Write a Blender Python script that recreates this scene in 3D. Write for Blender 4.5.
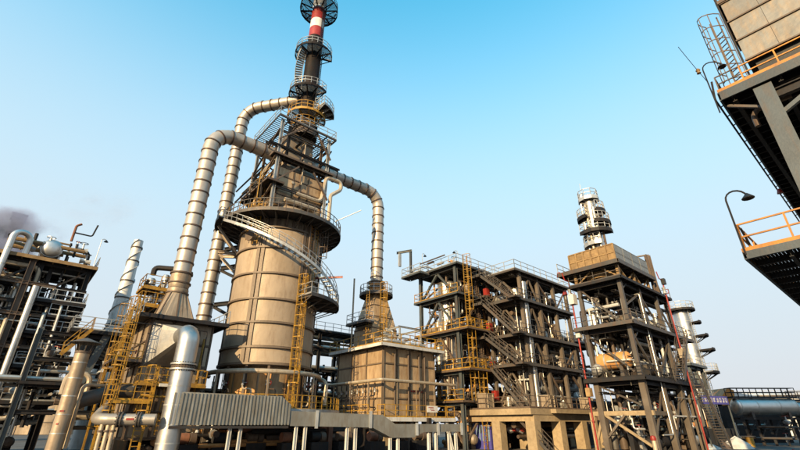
import bpy, bmesh, math, random
from math import sin, cos, pi, radians, sqrt, atan2
from mathutils import Vector, Matrix

for o in list(bpy.data.objects):
    bpy.data.objects.remove(o, do_unlink=True)
sc = bpy.context.scene
COL = sc.collection
random.seed(7)

# ------------------------------------------------------------------ camera
cam_d = bpy.data.cameras.new('camera')
cam_d.sensor_width = 36.0
cam_d.lens = 19.1
cam_d.clip_start = 0.1
cam_d.clip_end = 6000
cam = bpy.data.objects.new('camera', cam_d)
COL.objects.link(cam)
cam.location = (0, 0, 1.7)
cam.rotation_euler = (radians(90 + 25.2), 0, 0)
sc.camera = cam

# ------------------------------------------------------------------ sky, sun, exposure
SUN_AZ, SUN_EL = 208.0, 19.0           # compass bearing seen from +Y clockwise, elevation
w = bpy.data.worlds.new('World'); sc.world = w; w.use_nodes = True
nt = w.node_tree; nt.nodes.clear()
sky = nt.nodes.new('ShaderNodeTexSky'); sky.sky_type = 'NISHITA'; sky.sun_disc = False
sky.sun_elevation = radians(SUN_EL); sky.sun_rotation = radians(SUN_AZ)
sky.altitude = 0; sky.air_density = 1.0; sky.dust_density = 1.6; sky.ozone_density = 1.6
hs = nt.nodes.new('ShaderNodeHueSaturation')
hs.inputs['Hue'].default_value = 0.462; hs.inputs['Saturation'].default_value = 1.6; hs.inputs['Value'].default_value = 1.3
bg = nt.nodes.new('ShaderNodeBackground'); bg.inputs['Strength'].default_value = 0.15
wo = nt.nodes.new('ShaderNodeOutputWorld')
# thin bright haze that thickens evenly towards the horizon, the same on every side
tcw = nt.nodes.new('ShaderNodeTexCoord'); spx = nt.nodes.new('ShaderNodeSeparateXYZ'); hr = nt.nodes.new('ShaderNodeValToRGB')
nt.links.new(tcw.outputs['Generated'], spx.inputs[0]); nt.links.new(spx.outputs[2], hr.inputs[0])
hr.color_ramp.interpolation = 'B_SPLINE'
for i_, (p_, v_) in enumerate(((0.0, 1.0), (0.3, 0.97), (0.55, 0.80), (0.80, 0.06), (1.0, 0.0))):
    e_ = hr.color_ramp.elements[i_] if i_ < 2 else hr.color_ramp.elements.new(p_)
    e_.position = p_; e_.color = (v_, v_, v_, 1)
hc_ = nt.nodes.new('ShaderNodeValToRGB')
hc_.color_ramp.elements[0].position = 0.0; hc_.color_ramp.elements[0].color = (.78, .81, .86, 1)
hc_.color_ramp.elements[1].position = 0.45; hc_.color_ramp.elements[1].color = (.76, .905, 1.0, 1)
nt.links.new(spx.outputs[2], hc_.inputs[0])
hv = nt.nodes.new('ShaderNodeVectorMath'); hv.operation = 'SCALE'; hv.inputs['Scale'].default_value = 2.5
nt.links.new(hc_.outputs[0], hv.inputs[0])
hm = nt.nodes.new('ShaderNodeMix'); hm.data_type = 'RGBA'
nt.links.new(hr.outputs[0], hm.inputs['Factor']); nt.links.new(hs.outputs[0], hm.inputs['A']); nt.links.new(hv.outputs[0], hm.inputs['B'])
nt.links.new(sky.outputs[0], hs.inputs['Color']); nt.links.new(hm.outputs['Result'], bg.inputs[0]); nt.links.new(bg.outputs[0], wo.inputs[0])
sd = bpy.data.lights.new('sun', 'SUN'); sd.energy = 3.7; sd.angle = radians(0.5); sd.color = (1.0, 0.735, 0.40)
sun = bpy.data.objects.new('sun', sd); COL.objects.link(sun)
to_sun = Vector((sin(radians(SUN_AZ)) * cos(radians(SUN_EL)), cos(radians(SUN_AZ)) * cos(radians(SUN_EL)), sin(radians(SUN_EL))))
sun.rotation_euler = to_sun.to_track_quat('Z', 'Y').to_euler()
sun.location = to_sun * 120
sc.view_settings.view_transform = 'Standard'; sc.view_settings.look = 'None'
sc.view_settings.exposure = 1.3; sc.view_settings.gamma = 1.0
sc.view_settings.use_curve_mapping = False
sc.render.engine = 'CYCLES'

# ------------------------------------------------------------------ materials
MATS = {}
def mat(name, col, rough=0.6, metal=0.0, var=0.25, scale=0.8, col2=None, amount=0.35, streak=True, bump=0.15, fine=9.0, spec=0.4, dent=0.0):
    """painted / metal surface: base colour, broad tone variation, streaky stains of col2, fine relief; all in world space"""
    if metal < 0.5: col = tuple(c*.74 for c in col); col2 = col2 and tuple(c*.74 for c in col2)
    m = bpy.data.materials.new(name); m.use_nodes = True
    t = m.node_tree; n = t.nodes; L = t.links
    b = n['Principled BSDF']
    b.inputs['Roughness'].default_value = rough; b.inputs['Metallic'].default_value = metal
    b.inputs['Specular IOR Level'].default_value = spec
    g = n.new('ShaderNodeNewGeometry')
    oi = n.new('ShaderNodeObjectInfo')
    add = n.new('ShaderNodeVectorMath'); add.operation = 'MULTIPLY_ADD'
    add.inputs[1].default_value = (1, 1, 1)
    cmb = n.new('ShaderNodeCombineXYZ'); mul = n.new('ShaderNodeMath'); mul.operation = 'MULTIPLY'; mul.inputs[1].default_value = 37.0
    L.new(oi.outputs['Random'], mul.inputs[0]); L.new(mul.outputs[0], cmb.inputs[0]); L.new(mul.outputs[0], cmb.inputs[2])
    L.new(g.outputs['Position'], add.inputs[0]); L.new(cmb.outputs[0], add.inputs[2])
    n1 = n.new('ShaderNodeTexNoise'); n1.inputs['Scale'].default_value = scale; n1.inputs['Detail'].default_value = 5
    L.new(add.outputs[0], n1.inputs['Vector'])
    dk = tuple(c * (1 - var) for c in col); lt = tuple(min(1, c * (1 + var)) for c in col)
    r1 = n.new('ShaderNodeValToRGB')
    r1.color_ramp.elements[0].position = 0.3; r1.color_ramp.elements[0].color = (*dk, 1)
    r1.color_ramp.elements[1].position = 0.7; r1.color_ramp.elements[1].color = (*lt, 1)
    L.new(n1.outputs['Fac'], r1.inputs[0])
    out = r1.outputs[0]
    if col2:
        mp = n.new('ShaderNodeMapping'); mp.inputs['Scale'].default_value = (2.2, 2.2, 0.5 if streak else 2.2)
        L.new(g.outputs['Position'], mp.inputs[0])
        n2 = n.new('ShaderNodeTexNoise'); n2.inputs['Scale'].default_value = 1.3; n2.inputs['Detail'].default_value = 7; n2.inputs['Roughness'].default_value = 0.65
        L.new(mp.outputs[0], n2.inputs['Vector'])
        r2 = n.new('ShaderNodeValToRGB')
        c = 0.66 - amount * 0.42
        r2.color_ramp.elements[0].position = c - 0.05; r2.color_ramp.elements[0].color = (0, 0, 0, 1)
        r2.color_ramp.elements[1].position = c + 0.16; r2.color_ramp.elements[1].color = (0.6, 0.6, 0.6, 1)
        L.new(n2.outputs['Fac'], r2.inputs[0])
        mx = n.new('ShaderNodeMix'); mx.data_type = 'RGBA'
        L.new(r2.outputs[0], mx.inputs['Factor']); L.new(out, mx.inputs['A']); mx.inputs['B'].default_value = (*col2, 1)
        out = mx.outputs['Result']
        if metal > 0.3:
            inv = n.new('ShaderNodeMath'); inv.operation = 'MULTIPLY_ADD'; inv.inputs[1].default_value = -metal * 0.6; inv.inputs[2].default_value = metal
            L.new(r2.outputs[0], inv.inputs[0]); L.new(inv.outputs[0], b.inputs['Metallic'])
    # every piece a shade of its own
    pv = n.new('ShaderNodeMapRange'); pv.inputs['To Min'].default_value = 0.86; pv.inputs['To Max'].default_value = 1.12; L.new(oi.outputs['Random'], pv.inputs['Value'])
    hv_ = n.new('ShaderNodeHueSaturation'); L.new(pv.outputs[0], hv_.inputs['Value']); L.new(out, hv_.inputs['Color']); out = hv_.outputs[0]
    L.new(out, b.inputs['Base Color'])
    n3 = n.new('ShaderNodeTexNoise'); n3.inputs['Scale'].default_value = fine; n3.inputs['Detail'].default_value = 4
    L.new(g.outputs['Position'], n3.inputs['Vector'])
    mr = n.new('ShaderNodeMapRange'); mr.inputs['To Min'].default_value = max(0.05, rough - 0.12); mr.inputs['To Max'].default_value = min(1, rough + 0.14)
    L.new(n3.outputs['Fac'], mr.inputs['Value']); L.new(mr.outputs[0], b.inputs['Roughness'])
    if bump:
        bp = n.new('ShaderNodeBump'); bp.inputs['Strength'].default_value = bump; bp.inputs['Distance'].default_value = 0.03
        L.new(n3.outputs['Fac'], bp.inputs['Height']); L.new(bp.outputs[0], b.inputs['Normal'])
        if dent:                                        # slack, dented sheet metal
            n4 = n.new('ShaderNodeTexNoise'); n4.inputs['Scale'].default_value = 1.1; n4.inputs['Detail'].default_value = 2.5
            L.new(add.outputs[0], n4.inputs['Vector'])
            b4 = n.new('ShaderNodeBump'); b4.inputs['Strength'].default_value = dent; b4.inputs['Distance'].default_value = 0.12
            L.new(n4.outputs['Fac'], b4.inputs['Height']); L.new(b4.outputs[0], bp.inputs['Normal'])
    MATS[name] = m
    return m

RUST = (0.16, 0.06, 0.025)
mat('tan_paint', (0.40, 0.315, 0.225), 0.55, 0.1, 0.14, 0.25, (0.24, 0.165, 0.105), 0.3, bump=0.06, dent=.35)
mat('tan_panel', (0.37, 0.295, 0.215), 0.48, 0.25, 0.2, 0.4, (0.24, 0.15, 0.085), 0.32, bump=0.08, dent=.4)
mat('furnace_panel', (0.50, 0.36, 0.215), 0.5, 0.2, 0.2, 0.5, (0.27, 0.145, 0.07), 0.38, bump=0.08, dent=.4)
mat('orange_panel', (0.62, 0.315, 0.11), 0.6, 0.0, 0.25, 0.7, (0.28, 0.12, 0.05), 0.3)
mat('duct_paint', (0.36, 0.325, 0.285), 0.44, 0.5, 0.14, 0.25, (0.25, 0.17, 0.11), 0.26, bump=0.04, dent=.3)
mat('duct_ring', (0.09, 0.068, 0.055), 0.6, 0.2, 0.3, 1.0, RUST, 0.4)
mat('silver', (0.50, 0.49, 0.47), 0.40, 0.95, 0.10, 0.4, (0.42, 0.37, 0.31), 0.2, bump=0.04, fine=2.2, dent=.22)
mat('silver_dull', (0.47, 0.46, 0.43), 0.46, 0.75, 0.15, 0.5, (0.26, 0.21, 0.17), 0.3, bump=0.02, fine=3)
mat('galvanised', (0.36, 0.37, 0.37), 0.5, 0.5, 0.2, 0.8, (0.2, 0.15, 0.11), 0.3)
mat('zinc_sheet', (0.27, 0.27, 0.25), 0.45, 0.4, 0.2, 0.6, (0.15, 0.12, 0.085), 0.4, dent=.3)
mat('white_steel', (0.68, 0.68, 0.66), 0.45, 0.1, 0.12, 0.8, (0.32, 0.22, 0.15), 0.25)
mat('cream_pipe', (0.55, 0.46, 0.34), 0.4, 0.3, 0.15, 0.8, (0.25, 0.15, 0.09), 0.25)
mat('blue_steel', (0.075, 0.095, 0.105), 0.5, 0.1, 0.25, 0.7, (0.12, 0.075, 0.05), 0.35)
mat('shaded_blue_steel', (0.05, 0.066, 0.08), 0.5, 0.1, 0.2, 0.7, (0.08, 0.055, 0.04), 0.3)  # darker copy of the blue steel, the near platform's shade put into its colour
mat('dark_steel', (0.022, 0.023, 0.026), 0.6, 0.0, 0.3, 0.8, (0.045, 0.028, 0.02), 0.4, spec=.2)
mat('stack_black', (0.012, 0.011, 0.011), 0.6, 0.0, 0.3, 0.8, (0.035, 0.018, 0.013), 0.45, spec=.15)
mat('brown_steel', (0.125, 0.092, 0.068), 0.6, 0.1, 0.3, 0.7, (0.10, 0.055, 0.035), 0.42)
mat('fireproof', (0.14, 0.115, 0.092), 0.85, 0.0, 0.25, 0.8, (0.09, 0.06, 0.04), 0.35, bump=0.3)
mat('grey_steel', (0.085, 0.08, 0.075), 0.55, 0.15, 0.25, 0.7, (0.13, 0.075, 0.045), 0.4)
mat('deck', (0.024, 0.024, 0.026), 0.8, 0.0, 0.3, 1.0, (0.08, 0.045, 0.03), 0.4)
mat('yellow', (0.46, 0.255, 0.022), 0.5, 0.0, 0.3, 2.5, (0.17, 0.085, 0.035), 0.5, streak=False)
mat('orange_rail', (0.52, 0.21, 0.02), 0.45, 0.0, 0.2, 1.2, (0.15, 0.07, 0.03), 0.35)
mat('red', (0.32, 0.028, 0.02), 0.45, 0.0, 0.2, 1.2, (0.2, 0.03, 0.02), 0.3)
mat('white_paint', (0.72, 0.71, 0.68), 0.45, 0.0, 0.1, 1.0, (0.4, 0.32, 0.25), 0.2)
mat('concrete', (0.40, 0.305, 0.185), 0.85, 0.0, 0.2, 0.6, (0.24, 0.17, 0.10), 0.35, streak=False, bump=0.3)
mat('ochre_board', (0.33, 0.215, 0.095), 0.7, 0.0, 0.25, 0.9, (0.19, 0.11, 0.055), 0.45, streak=False)
mat('blue_sheet', (0.20, 0.30, 0.42), 0.5, 0.1, 0.2, 0.8, (0.1, 0.12, 0.15), 0.3)
mat('sign_blue', (0.07, 0.065, 0.30), 0.5, 0.0, 0.08, 0.8)
mat('rubble_white', (0.55, 0.54, 0.52), 0.85, 0.0, 0.2, 1.5)
mat('black', (0.015, 0.015, 0.016), 0.5, 0.0, 0.2, 1.0)
mat('brick_red', (0.28, 0.12, 0.07), 0.85, 0.0, 0.3, 1.4, (0.12, 0.06, 0.04), 0.4)

# ------------------------------------------------------------------ objects
WM = {}
def put(o, M, parent=None):
    COL.objects.link(o)
    if parent is not None:
        o.parent = parent
        o.matrix_parent_inverse = WM[parent.name].inverted()
    o.matrix_basis = M
    WM[o.name] = M.copy()
    return o
def tag(o, label=None, cat=None, group=None, kind=None):
    if label: o['label'] = label
    if cat: o['category'] = cat
    if group: o['group'] = group
    if kind: o['kind'] = kind
    return o
def thing(name, label, cat, base, group=None):
    o = bpy.data.objects.new(name, None); o.empty_display_size = 0.5
    put(o, Matrix.Translation(Vector(base)))
    return tag(o, label, cat, group)

GZ = -0.6; FOOT = True          # yard level below the plant's datum
class MB:
    def __init__(s): s.v = []; s.f = []
    def quad(s, a, b, c, d):
        i = len(s.v); s.v += [a, b, c, d]; s.f.append((i, i+1, i+2, i+3))
    def box(s, c, ax, ay, az):
        """centre and three half-extent vectors"""
        c = Vector(c); i = len(s.v)
        for sx in (-1, 1):
            for sy in (-1, 1):
                for sz in (-1, 1):
                    s.v.append(c + sx*ax + sy*ay + sz*az)
        flip = ax.cross(ay).dot(az) < 0
        for q in ((0,1,3,2), (4,6,7,5), (0,4,5,1), (2,3,7,6), (0,2,6,4), (1,5,7,3)):
            s.f.append(tuple(i+k for k in (q[::-1] if flip else q)))
        return s
    def bar(s, p, q, w, h=None, up=Vector((0, 0, 1))):
        p = Vector(p); q = Vector(q); d = q - p; L = d.length
        if L < 1e-6: return s
        d /= L; h = h or w
        if abs(d.dot(up)) > 0.98: up = UV if abs(d.dot(UV)) < 0.9 else VV
        sd_ = d.cross(up).normalized(); u2 = sd_.cross(d)
        return s.box((p+q)/2, d*(L/2), sd_*(w/2), u2*(h/2))
    def tube(s, pts, r, n=6, caps=True, r1=None):
        pts = [Vector(p) for p in pts]
        i0 = len(s.v); N = len(pts); nrm = None
        for k in range(N):
            if k == 0: t = pts[1]-pts[0]
            elif k == N-1: t = pts[-1]-pts[-2]
            else: t = (pts[k+1]-pts[k]).normalized() + (pts[k]-pts[k-1]).normalized()
            t = t.normalized() if t.length > 1e-9 else Vector((0, 0, 1))
            if nrm is None:
                nrm = Vector((0, 0, 1)) if abs(t.z) < 0.9 else Vector((1, 0, 0))
            nrm = (nrm - t*nrm.dot(t)).normalized(); b = t.cross(nrm)
            rr = r if r1 is None else r + (r1-r)*k/(N-1)
            for j in range(n):
                a = 2*pi*j/n
                s.v.append(pts[k] + nrm*cos(a)*rr + b*sin(a)*rr)
        for k in range(N-1):
            for j in range(n):
                a = i0+k*n+j; b_ = i0+k*n+(j+1) % n
                s.f.append((a, b_, b_+n, a+n))
        if caps:
            s.f.append(tuple(i0+j for j in range(n))[::-1]); s.f.append(tuple(i0+(N-1)*n+j for j in range(n)))
        return s
    def lathe(s, c, prof, n=24, a0=0.0, a1=2*pi, ax=None):
        """profile (r, z) round vertical axis through c, or round axis frame ax=(e1, e2, e3)"""
        c = Vector(c); e1, e2, e3 = ax or (Vector((1,0,0)), Vector((0,1,0)), Vector((0,0,1)))
        full = abs(a1-a0-2*pi) < 1e-6; m = n if full else n+1; i0 = len(s.v)
        for (r, z) in prof:
            for j in range(m):
                a = a0+(a1-a0)*j/n
                s.v.append(c + e1*cos(a)*r + e2*sin(a)*r + e3*z)
        for k in range(len(prof)-1):
            for j in range(n):
                a = i0+k*m+j; b = i0+k*m+((j+1) % m)
                s.f.append((a, b, b+m, a+m))
        return s
    def ring(s, c, r0, r1, z0, z1, n=24, a0=0.0, a1=2*pi):
        s.lathe(c, [(r0, z0), (r1, z0), (r1, z1), (r0, z1), (r0, z0)], n, a0, a1)
        if abs(a1-a0-2*pi) > 1e-6:
            c = Vector(c)
            for a in (a0, a1):
                d = Vector((cos(a), sin(a), 0)); z = Vector((0, 0, 1))
                s.quad(c+d*r0+z*z0, c+d*r1+z*z0, c+d*r1+z*z1, c+d*r0+z*z1)
        return s
    def prism(s, poly, off):
        """planar polygon (list of points) pushed along off"""
        poly = [Vector(p) for p in poly]; n = len(poly); i = len(s.v)
        s.v += poly + [p+off for p in poly]
        s.f.append(tuple(range(i, i+n))[::-1]); s.f.append(tuple(range(i+n, i+2*n)))
        for k in range(n):
            s.f.append((i+k, i+(k+1) % n, i+n+(k+1) % n, i+n+k))
        return s
    def build(s, name, m, parent=None, smooth=False, sharp=35):
        c = Vector((0, 0, 0))
        if FOOT:                                    # whatever starts at the datum is carried down to the yard
            mz = min(p[2] for p in s.v)
            if -.03 <= mz <= .02: s.v = [Vector((p[0], p[1], GZ)) if p[2] < mz+.005 else Vector(p) for p in s.v]
        lo = Vector((min(p[0] for p in s.v), min(p[1] for p in s.v), min(p[2] for p in s.v)))
        hi = Vector((max(p[0] for p in s.v), max(p[1] for p in s.v), max(p[2] for p in s.v)))
        c = Vector(((lo.x+hi.x)/2, (lo.y+hi.y)/2, lo.z))
        me = bpy.data.meshes.new(name)
        me.from_pydata([tuple(Vector(p)-c) for p in s.v], [], s.f)
        bm = bmesh.new(); bm.from_mesh(me); bmesh.ops.recalc_face_normals(bm, faces=bm.faces); bm.to_mesh(me); bm.free()
        if smooth:
            me.shade_smooth(); me.set_sharp_from_angle(angle=radians(sharp))
        me.materials.append(MATS[m])
        return put(bpy.data.objects.new(name, me), Matrix.Translation(c), parent)

# the plant's grid: UV runs to the right and away from the camera, VV to the left and away
GA = radians(49.0)
UV = Vector((sin(GA), cos(GA), 0)); VV = Vector((-cos(GA), sin(GA), 0)); ZV = Vector((0, 0, 1))
def G(o, a, b, z=0.0):
    return Vector((o[0], o[1], 0)) + UV*a + VV*b + ZV*z

UNIT = {}
def unit(kind, m):
    """unit-length profile along local X, shared between all the bars of that section and colour"""
    k = (kind, m)
    if k in UNIT: return UNIT[k]
    b = MB(); X, Y, Z = Vector((.5,0,0)), Vector((0,.5,0)), Vector((0,0,.5)); O = Vector((0,0,0))
    if kind == 'box': b.box(O, X, Y, Z)
    elif kind == 'i':
        b.box(Vector((0,0,.44)), X, Y, Vector((0,0,.06))); b.box(Vector((0,0,-.44)), X, Y, Vector((0,0,.06)))
        b.box(O, X, Vector((0,.06,0)), Vector((0,0,.38)))
    elif kind == 'chan':
        b.box(Vector((0,.1,.44)), X, Vector((0,.4,0)), Vector((0,0,.06))); b.box(Vector((0,.1,-.44)), X, Vector((0,.4,0)), Vector((0,0,.06)))
        b.box(Vector((0,-.38,0)), X, Vector((0,.08,0)), Vector((0,0,.5)))
    elif kind == 'round':
        b.tube([(-.5,0,0), (.5,0,0)], .5, 10)
    me = bpy.data.meshes.new(kind + '_section')
    me.from_pydata([tuple(p) for p in b.v], [], b.f)
    if kind == 'round': me.shade_smooth(); me.set_sharp_from_angle(angle=radians(40))
    me.materials.append(MATS[m]); UNIT[k] = me
    return me
def bar(name, p, q, kind, wd, ht, m, parent, up=ZV):
    p = Vector(p); q = Vector(q)
    for e_ in (p, q):
        if FOOT and abs(e_.z) < .02: e_.z = GZ
    d = q-p; L = d.length; d /= L
    if abs(d.dot(up)) > 0.95: up = UV
    y = up.cross(d).normalized(); z = d.cross(y)
    M = Matrix(((d.x*L, y.x*wd, z.x*ht, (p.x+q.x)/2), (d.y*L, y.y*wd, z.y*ht, (p.y+q.y)/2), (d.z*L, y.z*wd, z.z*ht, (p.z+q.z)/2), (0, 0, 0, 1)))
    o = bpy.data.objects.new(name, unit(kind, m))
    return put(o, M, parent)

def fillet(pts, R, n=6):
    pts = [Vector(p) for p in pts]; out = [pts[0]]
    for k in range(1, len(pts)-1):
        a, b, c = pts[k-1], pts[k], pts[k+1]
        d1 = (a-b); d2 = (c-b); l1 = d1.length; l2 = d2.length; d1 /= l1; d2 /= l2
        ang = d1.angle(d2)
        if ang > pi-0.02 or ang < 0.05: out.append(b); continue
        t = min(R/math.tan(ang/2), l1*0.48, l2*0.48); Rr = t*math.tan(ang/2)
        cen = b + (d1+d2).normalized()*(Rr/sin(ang/2))
        p0 = b+d1*t; p1 = b+d2*t; v0 = p0-cen; v1 = p1-cen; tot = v0.angle(v1); ax = v0.cross(v1).normalized()
        for j in range(n+1):
            out.append(cen + (Matrix.Rotation(tot*j/n, 3, ax) @ v0))
    out.append(pts[-1]); return out

# ------------------------------------------------------------------ assemblies
def railing(parent, pts, m, h=1.1, gap=1.3, r=0.028, closed=False, toe=True):
    b = MB(); P = [Vector(p) for p in pts]
    if closed: P.append(P[0])
    for z in (h, h*0.55): 
        for i in range(len(P)-1): b.bar(P[i]+ZV*z, P[i+1]+ZV*z, r*1.9)
    for i in range(len(P)-1):
        d = P[i+1]-P[i]; n = max(1, round(d.length/gap))
        for k in range(n+(1 if i == len(P)-2 else 0)):
            q = P[i]+d*(k/n)
            b.bar(q, q+ZV*h, r*2)
        if toe: b.bar(P[i]+ZV*0.08, P[i+1]+ZV*0.08, 0.012, 0.15)
    return b.build('railing', m, parent)

def slab(th, o, a0, a1, b0, b1, z, m='deck', em='grey_steel', rail=None, sides='abAB', joists=True, t=0.05, eh=0.22, rails_h=1.1, jm=None, slats=False, jn=None, pitch=0.16):
    """rectangular steel platform: plate (or open bars), four edge channels, joists below, railing on the sides named (a = low a edge, A = high a edge, b, B)"""
    b = MB()
    if slats:
        n = int((b1-b0)/pitch)
        for k in range(n):
            y = b0+(b1-b0)*(k+.5)/n
            b.box(G(o, (a0+a1)/2, y, z-t/2), UV*((a1-a0)/2), VV*0.045, ZV*(t/2))
    else:
        b.box(G(o, (a0+a1)/2, (b0+b1)/2, z-t/2), UV*((a1-a0)/2), VV*((b1-b0)/2), ZV*(t/2))
    pf = b.build('platform', m, th)
    zz = z-eh/2+0.03; e = 0.05
    for (p, q) in ((G(o,a0-e,b0-e,zz), G(o,a1+e,b0-e,zz)), (G(o,a1+e,b1+e,zz), G(o,a0-e,b1+e,zz)), (G(o,a0-e,b1,zz), G(o,a0-e,b0,zz)), (G(o,a1+e,b0,zz), G(o,a1+e,b1,zz))):
        bar('edge_beam', p, q, 'chan', 0.1, eh, em, pf)
    if joists:
        n = jn or max(2, int((a1-a0)/1.1)); jh = eh*0.75
        for k in range(1, n):
            a = a0+(a1-a0)*k/n
            bar('joist', G(o,a,b0+.02,z-t-jh/2-.003), G(o,a,b1-.02,z-t-jh/2-.003), 'i', 0.1, jh, jm or em, pf)
    if rail:
        seg = {'b': (G(o,a0,b0,z), G(o,a1,b0,z)), 'A': (G(o,a1,b0,z), G(o,a1,b1,z)), 'B': (G(o,a1,b1,z), G(o,a0,b1,z)), 'a': (G(o,a0,b1,z), G(o,a0,b0,z))}
        order = 'bABa'; runs = []; cur = None
        for s_ in order:
            if s_ in sides:
                if cur is None: cur = [seg[s_][0]]
                cur.append(seg[s_][1])
            elif cur: runs.append(cur); cur = None
        if cur:
            if runs and 'b' in sides and 'a' in sides and len(runs) > 0 and (runs[0][0]-cur[-1]).length < 1e-4: runs[0] = cur[:-1]+runs[0]
            else: runs.append(cur)
        for r_ in runs: railing(pf, r_, rail, rails_h)
    return pf

def arc_deck(th, c, r0, r1, z, a0, a1, m='deck', em='grey_steel', rail='galvanised', n=None, open_grate=False, brackets=True, h=1.1, eh=0.22, rail_ends=True):
    """part-ring platform round a vertical shell"""
    n = n or max(6, int((a1-a0)*r1/0.7)); b = MB(); c = Vector((c[0], c[1], 0))
    if open_grate:
        k = max(3, int((r1-r0)/0.13))
        for i in range(k):
            r = r0+(r1-r0)*(i+.5)/k
            b.ring(c, r-.035, r+.035, z-.05, z, n, a0, a1)
    else: b.ring(c, r0, r1, z-.05, z, n, a0, a1)
    pf = b.build('platform', m, th)
    MB().ring(c, r1, r1+.05, z-eh, z+.1, n, a0, a1).build('edge_beam', em, pf)
    if brackets:
        k = max(3, int((a1-a0)*r1/1.3))
        for i in range(k+1):
            a = a0+(a1-a0)*(i/k) ; a = min(max(a, a0+.02), a1-.02); d = Vector((cos(a), sin(a), 0))
            bar('bracket', c+d*(r0-.05)+ZV*(z-.16), c+d*(r1-.01)+ZV*(z-.16), 'i', .09, .18, em, pf)
            if r1-r0 > 1.2: bar('bracket', c+d*(r0-.05)+ZV*(z-1.1), c+d*(r1-.25)+ZV*(z-.26), 'box', .08, .08, em, pf)
    if rail:
        pts = [c+Vector((cos(a0+(a1-a0)*i/n), sin(a0+(a1-a0)*i/n), 0))*(r1-.04)+ZV*z for i in range(n+1)]
        closed = abs(a1-a0-2*pi) < 1e-3
        if closed: pts = pts[:-1]
        elif rail_ends:
            pts = [c+Vector((cos(a0), sin(a0), 0))*(r0+.1)+ZV*z]+pts+[c+Vector((cos(a1), sin(a1), 0))*(r0+.1)+ZV*z]
        railing(pf, pts, rail, h, gap=1.0, closed=closed)
    return pf

def ladder(th, p, z1, out, m='yellow', cage=True, wd=0.5, cage_from=2.2, r=0.026, cm=None, cr=0.38):
    """vertical ladder from p up to z1; out = horizontal direction the climber stands on"""
    p = Vector(p); out = Vector(out).normalized(); s = out.cross(ZV)
    if abs(p.z) < .02: p.z = GZ
    L = z1-p.z
    b = MB()
    for k in (-1, 1): b.bar(p+s*k*wd/2, p+s*k*wd/2+ZV*(L+1.0), r*2.4)
    n = int(L/0.32)
    for i in range(1, n+1): b.bar(p+s*(-wd/2)+ZV*i*.32, p+s*(wd/2)+ZV*i*.32, r*1.6)
    ld = b.build('ladder', m, th)
    if cage and L > 2.6:
        c = MB(); z = cage_from; hoops = []
        nh = max(2, int((L+1-cage_from)/0.9)); 
        for i in range(nh+1):
            zz = cage_from+(L+1-cage_from)*i/nh
            pts = []
            for j in range(9):
                a = pi*j/8
                pts.append(p+ZV*zz+s*cos(a)*cr+out*(0.05+sin(a)*cr*1.9))
            hoops.append(pts)
            for j in range(8): c.bar(pts[j], pts[j+1], .03, .055)
        for j in (0, 2, 4, 6, 8):
            c.bar(hoops[0][j], hoops[-1][j], .045, .03)
        c.build('safety_cage', cm or m, ld)
    return ld

TREAD = {}
def stair(th, p0, p1, side, wd=0.8, m='grey_steel', rm=None, rails=(1, 1)):
    """straight flight from p0 (bottom) up to p1; side = horizontal width direction"""
    p0 = Vector(p0); p1 = Vector(p1); side = Vector(side).normalized()
    if abs(p0.z) < .02: p0 = p0-(p1-p0)*((p0.z-GZ)/(p1.z-p0.z))
    d = p1-p0
    b = MB()
    for k in (-1, 1): b.bar(p0+side*k*wd/2, p1+side*k*wd/2, .06, .28)
    fl = b.build('stair_flight', m, th)
    n = max(3, int(d.z/0.24)); run = Vector((d.x, d.y, 0)).normalized()
    if m not in TREAD:
        me = bpy.data.meshes.new('tread'); t = MB().box((0,0,0), Vector((.13,0,0)), Vector((0,.5,0)), Vector((0,0,.02)))
        me.from_pydata([tuple(q) for q in t.v], [], t.f); me.materials.append(MATS[m]); TREAD[m] = me
    for i in range(1, n):
        c = p0+d*(i/n); wv = side*(wd-.08)
        M = Matrix(((run.x, wv.x, 0, c.x), (run.y, wv.y, 0, c.y), (0, 0, 1, c.z), (0, 0, 0, 1)))
        put(bpy.data.objects.new('tread', TREAD[m]), M, fl)
    h = MB()
    for k, on in zip((-1, 1), rails):
        if not on: continue
        s = side*k*wd/2
        for z in (1.0, .55): h.bar(p0+s+ZV*z, p1+s+ZV*z, .05)
        q = max(2, int(d.length/1.2))
        for i in range(q+1): h.bar(p0+s+d*(i/q), p0+s+d*(i/q)+ZV, .05)
    if h.v: h.build('handrail', rm or m, fl)
    return fl

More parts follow.
